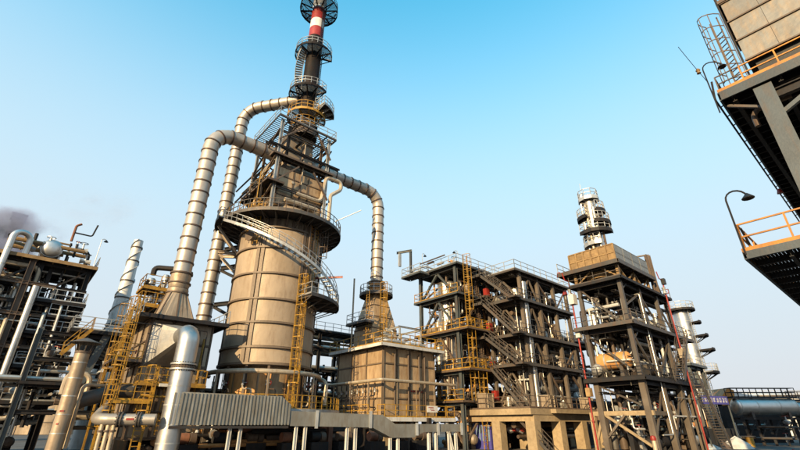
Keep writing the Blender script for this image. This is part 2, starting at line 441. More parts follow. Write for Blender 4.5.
def helix_stair(th, c, r0, r1, a0, z0, a1, z1, m='galvanised', rm=None, n=None):
    """curved flight that climbs from angle a0 at z0 to a1 at z1"""
    c = Vector((c[0], c[1], 0)); rm_ = (r0+r1)/2; L = abs(a1-a0)*rm_
    k = max(10, int(L/0.7)); b = MB()
    def pt(r, t): a = a0+(a1-a0)*t; return c+Vector((cos(a), sin(a), 0))*r+ZV*(z0+(z1-z0)*t)
    for r in (r0, r1):
        for i in range(k):
            b.bar(pt(r, i/k), pt(r, (i+1)/k), .05, .26)
    fl = b.build('curved_stair_flight', m, th)
    n = n or max(6, int(abs(z1-z0)/0.27)); me = None
    for i in range(n):
        t = (i+.5)/n; a = a0+(a1-a0)*t; d = Vector((cos(a), sin(a), 0)); s = Vector((-sin(a), cos(a), 0))
        cc = pt(rm_, t)
        if me is None:
            me = bpy.data.meshes.new('tread'); q = MB().box((0,0,0), Vector((.5,0,0)), Vector((0,.14,0)), Vector((0,0,.022)))
            me.from_pydata([tuple(v) for v in q.v], [], q.f); me.materials.append(MATS[m])
        wv = d*(r1-r0-.06)
        put(bpy.data.objects.new('tread', me), Matrix(((wv.x, s.x, 0, cc.x), (wv.y, s.y, 0, cc.y), (0, 0, 1, cc.z), (0, 0, 0, 1))), fl)
    h = MB()
    for r in (r0+.02, r1-.02) if r0 > 1.5 else (r1-.02,):
        for z in (1.0, .55):
            for i in range(k): h.bar(pt(r, i/k)+ZV*z, pt(r, (i+1)/k)+ZV*z, .045)
        for i in range(0, k+1): h.bar(pt(r, i/k), pt(r, i/k)+ZV, .045)
    h.build('handrail', rm or m, fl)
    return fl

def duct(th, path, r, m='duct_paint', ringm='duct_ring', gap=1.5, R=None, n=24, rr=None, skip0=0.4, name='duct_shell', r1=None, bend=8, rw=0.13):
    """large round duct along a path with stiffening rings standing proud"""
    pts = fillet(path, R or r*1.8, bend)
    MB().tube(pts, r, 40, r1=r1).build(name, m, th, smooth=True, sharp=12)
    rr = rr or r+.08
    acc = skip0; me = {}
    tot = sum((pts[i+1]-pts[i]).length for i in range(len(pts)-1)); s = 0
    for i in range(len(pts)-1):
        d = pts[i+1]-pts[i]; L = d.length; d = d/L
        while acc <= s+L and acc < tot-.2:
            p = pts[i]+d*(acc-s)
            k = round(rr, 3)
            if k not in me:
                q = MB(); q.lathe((0,0,0), [(rr-.16, -.5), (rr, -.5), (rr, .5), (rr-.16, .5)], n)
                mm = bpy.data.meshes.new('stiffening_ring'); mm.from_pydata([tuple(v) for v in q.v], [], q.f); mm.shade_smooth(); mm.set_sharp_from_angle(angle=radians(40)); mm.materials.append(MATS[ringm]); me[k] = mm
            M = Matrix.Translation(p) @ d.to_track_quat('Z', 'Y').to_matrix().to_4x4() @ Matrix.Diagonal((1, 1, rw, 1))
            put(bpy.data.objects.new('stiffening_ring', me[k]), M, th)
            acc += gap
        s += L

def pipe(th, pts, r, m, R=None, n=8, name='pipe'):
    return MB().tube(fillet(pts, R or r*3, 4), r, n).build(name, m, th, smooth=True)

def flange(th, p, d, r, m='galvanised', t=.12, bolts=0):
    p = Vector(p); d = Vector(d).normalized()
    b = MB().tube([p-d*t/2, p+d*t/2], r, 20)
    f = b.build('flange', m, th, smooth=True)
    if bolts:
        e1 = d.orthogonal().normalized(); e2 = d.cross(e1); q = MB()
        for i in range(bolts):
            a = 2*pi*i/bolts; c = p+(e1*cos(a)+e2*sin(a))*(r*.9)
            q.tube([c-d*(t*1.3), c+d*(t*1.3)], .035, 6)
        tag(q.build('bolt_ring', 'dark_steel', f), kind='stuff')
    return f

def vessel(th, x, y, z0, z1, r, m='silver', seams=2.0, skirt=1.0, n=28, head=True, sm='silver_dull'):
    prof = [(r, z0)]
    nb = max(1, round((z1-z0)/seams))
    prof = [(r, z0), (r, z1)]
    if head:
        for i in range(1, 7): a = pi/2*i/6; prof.append((max(.02, r*cos(a)), z1+r*.45*sin(a)))
        prof = [(max(.02, r*cos(pi/2*i/6)), z0-r*.45*sin(pi/2*i/6)) for i in range(6, 0, -1)]+prof
    MB().lathe((x, y, 0), prof, n).build('shell', m, th, smooth=True)
    for i in range(nb+1):
        z = z0+(z1-z0)*i/nb
        MB().ring((x, y, 0), r-.02, r+.018, z-.05, z+.05, n).build('cladding_band', sm, th, smooth=True)
    if skirt: MB().lathe((x, y, 0), [(r*.9, z0-skirt-r*.3 if z0 > 2 else 0), (r*.9, z0)], n).build('skirt', sm, th, smooth=True)

def valve(th, p, d, r=0.16, m='red'):
    p = Vector(p); d = Vector(d).normalized(); e = ZV if abs(d.z) < .7 else UV
    v = MB().tube([p-d*r*1.6, p], r, 8, r1=r*.5).tube([p, p+d*r*1.6], r*.5, 8, r1=r).tube([p, p+e*r*2.6], r*.3, 6).build('valve', 'galvanised', th, smooth=True)
    e1 = e.orthogonal().normalized(); e2 = e.cross(e1)
    MB().lathe(p+e*r*2.6, [(r*1.1, -.02), (r*1.3, -.02), (r*1.3, .02), (r*1.1, .02), (r*1.1, -.02)], 10, ax=(e1, e2, e)).bar(p+e*r*2.6-e1*r*1.2, p+e*r*2.6+e1*r*1.2, .03).build('handwheel', m, v)

def clutter(th, o, a0, a1, b0, b1, z0, z1, n, seed, mats=('silver_dull', 'brown_steel', 'cream_pipe', 'dark_steel'), rs=(.05, .16), vert=.45):
    """process piping: runs along the grid with square bends, some with a valve"""
    rg = random.Random(seed)
    for i in range(n):
        r = rg.uniform(*rs) if rg.random() < .8 else rs[1]*1.3
        a = rg.uniform(a0, a1); b = rg.uniform(b0, b1); z = rg.uniform(z0, z1)
        P = [G(o, a, b, z)]; last = None
        for s in range(rg.randint(1, 4)):
            ax = 'z' if rg.random() < vert else rg.choice('ab')
            if ax == last: ax = {'z': 'a', 'a': 'b', 'b': 'z'}[ax]
            last = ax
            na, nb, nz = a, b, z
            if ax == 'a': na = rg.uniform(a0, a1)
            elif ax == 'b': nb = rg.uniform(b0, b1)
            else: nz = rg.uniform(z0, z1)
            q = G(o, na, nb, nz)
            if (q-P[-1]).length < 6*r or (len(P) > 1 and abs((q-P[-1]).normalized().dot((P[-1]-P[-2]).normalized())) > .9): continue
            P.append(q); a, b, z = na, nb, nz
        if len(P) < 2: continue
        pipe(th, P, r, rg.choice(mats))
        if rg.random() < .45:
            k = rg.randrange(len(P)-1); valve(th, (P[k]+P[k+1])/2, P[k+1]-P[k], max(.12, r*1.5), rg.choice(('red', 'dark_steel', 'galvanised')))

def deck_gear(th, o, a0, a1, b0, b1, z, n, seed, mats=('dark_steel', 'grey_steel', 'brown_steel', 'silver_dull', 'tan_panel'), hmax=1.8):
    """pumps, pots, cabinets and motors standing on a deck"""
    rg = random.Random(seed)
    for i in range(n):
        a = rg.uniform(a0, a1); b = rg.uniform(b0, b1); m = rg.choice(mats); k = rg.random(); h = rg.uniform(.6, hmax)
        p = G(o, a, b, z)
        if k < .35:
            r = rg.uniform(.2, .45); MB().lathe(p, [(.02,0), (r*.6,.0), (r*.6,.25), (r,.3), (r,h), (r*.7,h+.2), (.02,h+.28)], 12).build('pot', m, th, smooth=True)
        elif k < .6:
            r = rg.uniform(.2, .4); d = rg.choice((UV, VV)); q = p+ZV*(r+.3)
            g = MB().tube([q-d*r*2, q+d*r*2], r, 12).tube([q+d*r*2, q+d*r*2.3], r*1.15, 12); g.box(p+ZV*.15, d*r*1.6, d.cross(ZV)*r*.7, ZV*.15); g.build('pump', m, th, smooth=True)
        elif k < .8:
            w2, d2 = rg.uniform(.25, .5), rg.uniform(.15, .35)
            g = MB().box(p+ZV*(h/2+.1), UV*w2, VV*d2, ZV*(h/2)); g.box(p+ZV*(h+.13), UV*(w2+.04), VV*(d2+.04), ZV*.03); g.build('control_cabinet', m, th)
        else:
            r = rg.uniform(.35, .6); q = p+ZV*(r+.4); d = rg.choice((UV, VV)); L_ = rg.uniform(.7, 1.3)
            g = MB().lathe(q, [(.02,-L_-.25), (r*.7,-L_-.18), (r,-L_), (r,L_), (r*.7,L_+.18), (.02,L_+.25)], 14, ax=(d.cross(ZV), ZV, d)); g.build('small_drum', m, th, smooth=True)
            for s in (-.6, .6): MB().box(p+d*s*L_+ZV*.25, d*.08, d.cross(ZV)*r*.7, ZV*.25).build('saddle', 'dark_steel', th)

def goosenecks(name, label, p, h, arm, m='dark_steel', group=None):
    p = Vector(p); arm = Vector(arm); t = thing(name, label, 'lamp', p, group)
    L = arm.length; d = arm/L; pts = [p, p+ZV*h]
    for i in range(1, 9):
        a = pi*i/8*0.95; pts.append(p+ZV*(h+sin(a)*L/2)+d*(L/2-cos(a)*L/2))
    MB().tube(pts, .035, 6).build('pole', m, t, smooth=True)
    e = pts[-1]; MB().lathe(e, [(.03, .12), (.08, .06), (.22, -.1), (.21, -.12), (.02, -.08)], 12).build('lamp_head', 'black', t, smooth=True)
    return t

def panel_face(th, org, ex, ey, nx, ny, W_, H_, out, m='tan_panel', rm='brown_steel', proud=0.1, gap=0.12, rw=0.12, name='panel', skip=()):
    """wall face made of separate plates with stiffener ribs between; ex along, ey up, out outwards"""
    org = Vector(org); cw = W_/nx; ch = H_/ny; me = None
    for i in range(nx):
        for j in range(ny):
            if (i, j) in skip: continue
            c = org+ex*(cw*(i+.5))+ey*(ch*(j+.5))+out*.02
            if me is None:
                me = bpy.data.meshes.new(name)
                w2, h2, t = (cw-gap)/2, (ch-gap)/2, .03; e = .05
                v = [(-w2,-h2,0), (w2,-h2,0), (w2,h2,0), (-w2,h2,0), (-w2+e,-h2+e,t), (w2-e,-h2+e,t), (w2-e,h2-e,t), (-w2+e,h2-e,t)]
                f = [(4,5,6,7), (0,1,5,4), (1,2,6,5), (2,3,7,6), (3,0,4,7)]
                me.from_pydata(v, [], f); me.materials.append(MATS[m])
            M = Matrix(((ex.x, ey.x, out.x, c.x), (ex.y, ey.y, out.y, c.y), (ex.z, ey.z, out.z, c.z), (0, 0, 0, 1)))
            put(bpy.data.objects.new(name, me), M, th)
    for i in range(nx+1):
        p = org+ex*(cw*i)+out*(proud/2); bar('stiffener', p, p+ey*H_, 'box', rw, proud, rm, th, up=out)
    for j in range(ny+1):
        p = org+ey*(ch*j)+out*(proud/2-.012); bar('stiffener', p, p+ex*W_, 'box', rw, proud, rm, th, up=out)

def columns(th, o, As, Bs, z0, z1, sec, m, kind='i'):
    for a in As:
        for b in Bs:
            bar('column', G(o,a,b,z0), G(o,a,b,z1), kind, sec, sec, m, th)
def girders(th, o, As, Bs, zs, wd, ht, m):
    for z in zs:
        for b in Bs:
            for i in range(len(As)-1): bar('beam', G(o,As[i]+.12,b,z), G(o,As[i+1]-.12,b,z), 'i', wd, ht, m, th)
        for a in As:
            for i in range(len(Bs)-1): bar('beam', G(o,a,Bs[i]+.12,z), G(o,a,Bs[i+1]-.12,z), 'i', wd, ht, m, th)
def brace(th, o, A, B, m, s=0.16):
    bar('brace', G(o, *A), G(o, *B), 'box', s, s, m, th)

# ================================================================== GROUND
def ground_mat(name, c0, c1, sc_):
    m = bpy.data.materials.new(name); m.use_nodes = True; n = m.node_tree.nodes; L = m.node_tree.links; b = n['Principled BSDF']
    g = n.new('ShaderNodeNewGeometry'); a = n.new('ShaderNodeTexNoise'); a.inputs['Scale'].default_value = sc_; a.inputs['Detail'].default_value = 8; a.inputs['Roughness'].default_value = .65
    L.new(g.outputs['Position'], a.inputs['Vector'])
    r = n.new('ShaderNodeValToRGB'); r.color_ramp.elements[0].position = .35; r.color_ramp.elements[0].color = (*c0, 1); r.color_ramp.elements[1].position = .68; r.color_ramp.elements[1].color = (*c1, 1)
    L.new(a.outputs['Fac'], r.inputs[0]); L.new(r.outputs[0], b.inputs['Base Color']); b.inputs['Roughness'].default_value = .9; b.inputs['Specular IOR Level'].default_value = .1
    f = n.new('ShaderNodeTexNoise'); f.inputs['Scale'].default_value = 14; L.new(g.outputs['Position'], f.inputs['Vector'])
    bp = n.new('ShaderNodeBump'); bp.inputs['Strength'].default_value = .3; L.new(f.outputs['Fac'], bp.inputs['Height']); L.new(bp.outputs[0], b.inputs['Normal'])
    MATS[name] = m
ground_mat('earth', (.06, .054, .045), (.11, .095, .08), .05)
ground_mat('asphalt', (.045, .045, .048), (.085, .085, .088), .35)
ground_mat('yard_concrete', (.075, .072, .07), (.135, .13, .125), .3)
gb = MB(); gb.quad(Vector((-3000,-1500,-.63)), Vector((3000,-1500,-.63)), Vector((3000,4500,-.63)), Vector((-3000,4500,-.63)))
tag(gb.build('ground', 'earth'), kind='structure')
yb = MB(); yb.quad(Vector((-90,-40,-.612)), Vector((120,-40,-.612)), Vector((120,130,-.612)), Vector((-90,130,-.612)))
tag(yb.build('yard', 'yard_concrete'), kind='structure')
RO = (0, 0)
rb = MB(); rb.quad(G(RO,-60,-34,-.604), G(RO,130,-34,-.604), G(RO,130,-22,-.604), G(RO,-60,-22,-.604)); 
tag(rb.build('road', 'asphalt'), kind='structure')

mat('rib_paint', (0.17, 0.128, 0.092), 0.55, 0.1, 0.2, 0.5, (0.15, 0.10, 0.07), 0.3)
# ================================================================== REGENERATOR TOWER
T = (-12.7, 42.0); TC = Vector((T[0], T[1], 0))
tw = thing('reactor_tower', 'tall tan cylindrical reactor with steel hoops, winding stair and framed head below a flare stack', 'tower', (T[0], T[1], 0))
R0 = 4.08; ZR = [6.45, 7.85, 10.0, 12.15, 14.6, 17.2, 19.3]
MB().lathe(TC, [(R0, 6.3), (R0, 20.3), (R0-.25, 20.6), (2.9, 22.4), (0.05, 22.5)], 72).build('shell', 'tan_paint', tw, smooth=True)
MB().lathe(TC, [(R0-.55, .4), (R0-.55, 6.35)], 60).build('lower_casing', 'furnace_panel', tw, smooth=True)
# curved plates between hoops and double ribs
pair = [radians(-99+60*k) for k in range(6)]; hw = radians(3.0)
pm = {}
for j in range(len(ZR)-1):
    h = ZR[j+1]-ZR[j]-.22
    q = MB(); q.lathe((0,0,0), [(R0+.005, .0), (R0+.045, .03), (R0+.045, h-.03), (R0+.005, h)], 14, -radians(26.2), radians(26.2))
    me = bpy.data.meshes.new('shell_plate'); me.from_pydata([tuple(v) for v in q.v], [], q.f); me.shade_smooth(); me.set_sharp_from_angle(angle=radians(30)); me.materials.append(MATS['tan_paint'])
    for k in range(6):
        M = Matrix.Translation(TC+ZV*(ZR[j]+.11)) @ Matrix.Rotation(pair[k]+radians(30), 4, 'Z')
        put(bpy.data.objects.new('shell_plate', me), M, tw)
for z in ZR: MB().ring(TC, R0-.02, R0+.24, z-.08, z+.08, 96).build('hoop', 'rib_paint', tw)
for a in pair:
    for s in (-hw, hw):
        d = Vector((cos(a+s), sin(a+s), 0)); bar('rib', TC+d*(R0+.09)+ZV*6.4, TC+d*(R0+.09)+ZV*20.1, 'box', .13, .34, 'rib_paint', tw, up=Vector((-d.y, d.x, 0)))
for k in range(36):      # short gussets under the crown platform
    a = 2*pi*k/36; d = Vector((cos(a), sin(a), 0)); bar('gusset', TC+d*(R0+.12)+ZV*19.4, TC+d*(R0+.12)+ZV*20.2, 'box', .07, .3, 'brown_steel', tw, up=Vector((-d.y, d.x, 0)))
# casing below: orange wall plates and steel posts round the burner floor
q = MB(); q.lathe((0,0,0), [(R0-.5, 0), (R0-.44, .05), (R0-.44, 3.15), (R0-.5, 3.2)], 6, -radians(7.6), radians(7.6))
me = bpy.data.meshes.new('casing_plate'); me.from_pydata([tuple(v) for v in q.v], [], q.f); me.materials.append(MATS['orange_panel'])
for k in range(20):
    if k % 5 == 2: continue
    put(bpy.data.objects.new('casing_plate', me), Matrix.Translation(TC+ZV*2.95) @ Matrix.Rotation(radians(18*k), 4, 'Z'), tw)
for k in range(14):
    a = 2*pi*(k+.3)/14; d = Vector((cos(a), sin(a), 0))
    bar('column', TC+d*(R0+.02)+ZV*0, TC+d*(R0+.02)+ZV*6.35, 'i', .2, .2, 'brown_steel', tw, up=d)
    if k % 2: bar('hanger', TC+d*(R0+1.1)+ZV*2.9, TC+d*(R0+1.1)+ZV*5.7, 'box', .14, .14, 'tan_panel', tw)
for k in range(8):
    a = radians(-170+25*k); d = Vector((cos(a), sin(a), 0)); s = Vector((-d.y, d.x, 0))
    P = TC+d*(R0+.35)
    pipe(tw, [P+ZV*5.6, P+ZV*4.4, P+s*.8+ZV*4.4, P+s*.8+ZV*3.2, P+s*.8-d*.6+ZV*3.2], .07, random.choice(('brown_steel','dark_steel','cream_pipe')), name='burner_pipe')
    valve(tw, P+ZV*4.9, ZV, .13, 'red')
# ring main round the foot
pts = [TC+Vector((cos(radians(a)), sin(radians(a)), 0))*(R0+1.0)+ZV*5.75 for a in range(-176, 26, 6)]
MB().tube(pts, .2, 10).build('ring_main', 'cream_pipe', tw, smooth=True)
d = Vector((cos(radians(24)), sin(radians(24)), 0)); pipe(tw, [pts[-1], pts[-1]+ZV*-.0+Vector((.9,-.5,-.3)), pts[-1]+Vector((.9,-.5,-2.4))], .2, 'cream_pipe')
# burner floor ring
arc_deck(tw, T, R0+.2, R0+3.0, 2.75, radians(-185), radians(40), em='galvanised', rail='yellow')
# lower landing, ladder, stair, crown platform
arc_deck(tw, T, R0+.1, R0+2.4, 12.55, radians(-44), radians(24), em='grey_steel', rail='galvanised')
def rad(a): return Vector((cos(radians(a)), sin(radians(a)), 0))
ladder(tw, TC+rad(-43)*(R0+.55)+ZV*2.75, 13.6, rad(-43), cr=.42, wd=.55, r=.034)
ladder(tw, TC+rad(-43)*(R0+1.15)+ZV*2.75, 5.4, rad(-43), cage=False)
helix_stair(tw, T, R0+1.5, R0+2.25, radians(14), 12.55, radians(-145), 20.4, m='galvanised', rm='galvanised')
arc_deck(tw, T, R0-.1, R0+2.1, 20.4, radians(-180), radians(40), em='grey_steel', rail='grey_steel', eh=.24)
arc_deck(tw, T, R0-.1, R0+2.1, 20.4, radians(40), radians(180), em='grey_steel', rail='galvanised', eh=.3)
arc_deck(tw, T, R0+2.16, R0+2.7, 20.38, radians(-172), radians(-140), em='grey_steel', rail='galvanised', eh=.28, brackets=False)
for a in (-168, -155): bar('bracket', TC+rad(a)*(R0+.05)+ZV*17.3, TC+rad(a)*(R0+2.4)+ZV*20.1, 'i', .2, .2, 'tan_panel', tw)
for a in (-175, -163):
    bar('bracket', TC+rad(a)*(R0+.05)+ZV*17.6, TC+rad(a)*(R0+2.0)+ZV*17.6, 'i', .24, .3, 'tan_panel', tw)
    bar('bracket', TC+rad(a)*(R0+.05)+ZV*15.6, TC+rad(a)*(R0+1.9)+ZV*17.4, 'i', .2, .2, 'tan_panel', tw)
for (r_y, a_y, b_y, h_y, g_y) in ((R0-.1, -165, -95, 1.6, .4), (R0+.9, -175, -100, 1.3, .55), (R0+1.9, -180, -120, 1.15, .7)):
    railing(tw, [TC+rad(a)*r_y+ZV*20.5 for a in range(a_y, b_y, 10)], 'yellow', gap=g_y, h=h_y)
for a in (-160, -140, -120): ladder(tw, TC+rad(a)*(R0-.6)+ZV*20.5, 23.6, rad(a), cage=False, r=.03)
ladder(tw, TC+rad(-118)*(R0+.5)+ZV*18.0, 21.0, rad(-118), cage=False, r=.03); ladder(tw, TC+rad(-106)*(R0+.5)+ZV*17.4, 21.0, rad(-106), cage=False, r=.03)
railing(tw, [TC+rad(a)*(R0+.3)+ZV*20.5 for a in range(-160, -90, 10)], 'yellow', gap=.6, h=1.3)
# manhole nozzle with hood plate on the shell
d = rad(-112); s = Vector((-d.y, d.x, 0))
MB().tube([TC+d*(R0-.1)+ZV*18.2, TC+d*(R0+.75)+ZV*18.2], .38, 18).build('manhole', 'tan_panel', tw, smooth=True)
MB().tube([TC+d*(R0+.75)+ZV*18.2, TC+d*(R0+.84)+ZV*18.2], .5, 18).build('manhole_cover', 'brown_steel', tw, smooth=True)
d = rad(-8); bar('beam', TC+d*(R0)+ZV*15.2, TC+d*(R0+2.9)+ZV*15.2, 'i', .14, .2, 'red', tw)
ladder(tw, TC+rad(-14)*(R0+.5)+ZV*15.0, 20.5, rad(-14), m='brown_steel', cage=True)
ladder(tw, TC+rad(-30)*(R0+.3)+ZV*14.2, 20.5, rad(-30), m='orange_rail', cage=False)
ladder(tw, TC+rad(-22)*(R0+.3)+ZV*14.2, 20.5, rad(-22), m='yellow', cage=False)
for a in (-36, -28, -5): pipe(tw, [TC+rad(a)*(R0+.35)+ZV*20.6, TC+rad(a)*(R0+.35)+ZV*13.0], .09, 'brown_steel')
# head: panelled box and neck inside a steel frame
hb = MB(); hb.box(G(T,.2,0,24.6), UV*2.7, VV*2.5, ZV*2.3); hb.build('head_box', 'tan_panel', tw)
panel_face(tw, G(T,-2.5,2.5,22.35), -VV, ZV, 3, 4, 5.0, 4.5, -UV, m='furnace_panel', proud=.1, rw=.08)  # brighter panel colour stands in for sunlight on the head
panel_face(tw, G(T,-2.5,-2.5,22.35), UV, ZV, 3, 4, 5.4, 4.5, -VV, m='furnace_panel', proud=.1, rw=.08)
hb = MB(); c = G(T,.2,0)
for (z0, z1, w0, w1) in ((26.9, 28.4, 2.45, 1.6), (28.4, 32.7, 1.6, 1.5)):
    lo = [c+UV*(sx*w0)+VV*(sy*w0)+ZV*z0 for sx, sy in ((-1,-1),(1,-1),(1,1),(-1,1))]; hi = [c+UV*(sx*w1)+VV*(sy*w1)+ZV*z1 for sx, sy in ((-1,-1),(1,-1),(1,1),(-1,1))]
    for k in range(4): hb.quad(lo[k], lo[(k+1) % 4], hi[(k+1) % 4], hi[k])
hb.build('neck', 'tan_panel', tw)
for z in (28.6, 31.6):
    for (p, q) in ((G(T,-1.45,-1.7,z), G(T,1.85,-1.7,z)), (G(T,-1.5,1.65,z), G(T,-1.5,-1.65,z))): bar('stiffener', p, q, 'box', .12, .14, 'brown_steel', tw)
FA = [-3.0, 3.0]
columns(tw, T, FA, FA, 20.5, 32.6, .3, 'galvanised', 'i')
columns(tw, T, [-1.9, 2.3], [-2.6], 26.9, 32.4, .26, 'brown_steel', 'i')
columns(tw, T, [-2.6], [-1.9, 1.9], 26.9, 32.4, .26, 'brown_steel', 'i')
girders(tw, T, FA, FA, (24.0, 27.6, 31.0), .2, .26, 'grey_steel')
for (z0, z1) in ((20.6, 24), (24, 27.6), (27.6, 31.0)):
    brace(tw, T, (-3.3, 3.2, z0), (-3.3, -3.2, z1), 'brown_steel', .15); brace(tw, T, (-3.3, -3.2, z0), (-3.3, 3.2, z1), 'dark_steel', .13)
    brace(tw, T, (3.2, 3.3, z0), (-3.2, 3.3, z1), 'dark_steel', .13); brace(tw, T, (3.3, 3.2, z0), (3.3, -3.2, z1), 'dark_steel', .13)
for (a, b, z0) in ((0, -3.0, 29.8), (0, -3.0, 24.5)): 
    brace(tw, T, (-3.2, -3.3, z0-.2), (-.6, -3.3, z0+2.6), 'brown_steel', .16); brace(tw, T, (3.2, -3.3, z0-.2), (1.2, -3.3, z0+2.6), 'brown_steel', .16)
slab(tw, T, -3.6, 3.6, -3.5, 3.6, 32.6, em='grey_steel', rail='galvanised', slats=True, m='grey_steel', eh=.2, jn=6, pitch=.34)
slab(tw, T, -3.6, 3.6, -3.4, -2.4, 27.8, em='brown_steel')
for b_ in (-3.2, -2.9): bar('beam', G(T,-4.2,b_,28.9), G(T,4.6,b_,28.9), 'i', .12, .2, 'dark_steel', tw)
slab(tw, T, -3.9, -2.2, -3.5, 3.5, 24.4, em='brown_steel', rail='yellow', sides='a')
# cream insulated loop pipes on the head
pipe(tw, [G(T,-3.0,2.5,23.2), G(T,-3.0,2.5,26.0), G(T,-3.0,-.2,27.3), G(T,-3.0,-2.4,27.3), G(T,-2.6,-2.9,27.3)], .22, 'cream_pipe')
pipe(tw, [G(T,-3.2,1.0,22.6), G(T,-3.2,1.0,25.6), G(T,-3.2,-1.5,26.9)], .17, 'cream_pipe')
pipe(tw, [G(T,-.4,-2.95,24.0), G(T,2.6,-2.95,24.0), G(T,3.0,-3.1,27.4), G(T,5.0,-3.1,27.4), G(T,5.0,-3.1,26.4), G(T,3.7,-3.1,25.2), G(T,3.7,-3.1,22.0)], .22, 'cream_pipe')
pipe(tw, [G(T,-1.6,-2.95,22.9), G(T,2.2,-2.95,22.9)], .24, 'cream_pipe')
clutter(tw, T, -3.9, 3.2, -3.0, 3.0, 21.0, 31.5, 16, 3, ('brown_steel','dark_steel','cream_pipe'), (.05, .12))
clutter(tw, T, -4.6, -3.4, -3.0, 4.2, 21.6, 26, 10, 4, ('yellow','brown_steel','dark_steel'), (.04, .07))
MB().tube([TC+rad(-10)*(R0+1.8)+ZV*21.4, TC+rad(-10)*(R0+4.6)+ZV*22.5], .05, 6).build('davit_arm', 'galvanised', tw)
# ---- flare stack
S = (-11.5, 41.6); SC = Vector((S[0], S[1], 0))
st = thing('flare_stack', 'black flare stack with red and white bands and round platforms above the reactor', 'chimney', (S[0], S[1], 32.6))
MB().lathe(SC, [(1.5, 32.6), (1.5, 33.4), (1.15, 34.6), (1.05, 35.2)], 28).build('base_cone', 'brown_steel', st, smooth=True)
MB().lathe(SC, [(1.02, 35.1), (.98, 49.2)], 32).build('stack_barrel', 'stack_black', st, smooth=True)
for (z0, z1, m_) in ((49.2, 50.9, 'red'), (50.9, 52.5, 'white_paint'), (52.5, 54.7, 'red'), (54.7, 56.4, 'white_paint'), (56.4, 58.2, 'red'), (58.2, 60.5, 'stack_black')):
    k = lambda z: .98-(z-49.4)*.012
    MB().lathe(SC, [(k(z0)-.02, z0), (k(z0), z0+.01), (k(z1), z1-.01), (k(z1)-.02, z1)], 32).build('painted_band', m_, st, smooth=True)
for z in (33.6, 34.4, 35.2): MB().ring(SC, 1.0, 1.62-(z-33.6)*.2, z-.07, z+.07, 32).build('flange', 'dark_steel', st)
pts = [SC+Vector((cos(-1.2-t*.33), sin(-1.2-t*.33), 0))*1.03+ZV*(46+t*.62) for t in range(20)]
MB().tube(pts, .06, 6).build('cable_run', 'dark_steel', st)
arc_deck(st, S, 1.1, 2.3, 35.6, radians(-200), radians(30), rail='yellow', em='yellow', open_grate=True)
bk = arc_deck(st, S, 1.1, 3.3, 36.4, radians(-40), radians(15), rail='galvanised', em='galvanised')
arc_deck(st, S, 1.05, 2.45, 39.2, radians(-215), radians(-20), rail='galvanised', em='stack_black', open_grate=True, m='blue_steel')
arc_deck(st, S, 1.05, 2.4, 46.1, radians(-190), radians(20), rail='galvanised', em='stack_black', open_grate=True, m='blue_steel')
arc_deck(st, S, 1.0, 2.6, 55.0, radians(-180), radians(180), rail='dark_steel', em='stack_black', open_grate=True, m='blue_steel')
helix_stair(st, S, 1.2, 2.1, radians(-225), 39.3, radians(-125), 46.0, m='galvanised', rm='galvanised')
ladder(st, SC+rad(-20)*1.2+ZV*33.0, 39.2, rad(-20), m='galvanised', cage=True)
ladder(st, SC+rad(-5)*1.1+ZV*39.2, 46.1, rad(-5), m='dark_steel', cage=False)
ladder(st, SC+rad(-30)*1.05+ZV*46.1, 55.0, rad(-30), m='dark_steel', cage=False)
railing(st, [SC+rad(a)*1.7+ZV*34.0 for a in range(-190, 10, 25)], 'yellow', gap=.8, h=1.0)

# ================================================================== DUCTS
LX = (-19.4, 36.0); RX = (-2.9, 50.4)
d1 = thing('flue_duct', 'thick ringed tan duct rising from the left furnace into the reactor head', 'duct', (LX[0], LX[1], 11))
dm = G(T, -1.5, 0, 29.6)
duct(d1, [Vector((LX[0], LX[1], 12.0)), Vector((LX[0], LX[1], 29.6)), dm], .75, gap=1.2, R=2.2, rr=.82, bend=5)
for z in (12.0, 12.9, 13.8): flange(d1, (LX[0], LX[1], z), ZV, .94, 'brown_steel', .12)
MB().lathe(Vector((LX[0], LX[1], 0)), [(.8, 12.0), (.86, 12.3), (.78, 12.5), (.86, 12.8), (.78, 13.1), (.86, 13.4), (.8, 13.8)], 28).build('expansion_joint', 'tan_panel', d1, smooth=True)
d2 = thing('flue_duct', 'slim ringed tan duct from the reactor head down to the right furnace', 'duct', (RX[0], RX[1], 15))
duct(d2, [G(T, 1.8, 0, 30.0), Vector((RX[0], RX[1], 30.0)), Vector((RX[0], RX[1], 17.4))], .73, gap=1.2, R=2.1, rr=.8, bend=5)
D2 = (-20.2, 43.6)
d3 = thing('flue_duct', 'second ringed tan duct behind, bending at its top into the base of the flare stack', 'duct', (D2[0], D2[1], 4))
duct(d3, [Vector((D2[0], D2[1], 3.0)), Vector((D2[0], D2[1], 38.8)), Vector((S[0]-1.2, S[1]+.3, 38.8))], .7, gap=1.2, R=2.2, rr=.77, bend=5)
for z in (13.0, 17.0, 19.2):
    p = Vector((D2[0]+.8, D2[1], z)); bar('support_bracket', p, TC+rad(172)*(R0)+ZV*z, 'i', .35, .4, 'dark_steel', d3); bar('support_bracket', p+ZV*-.2, TC+rad(172)*(R0)+ZV*(z-1.6), 'i', .3, .3, 'dark_steel', d3)

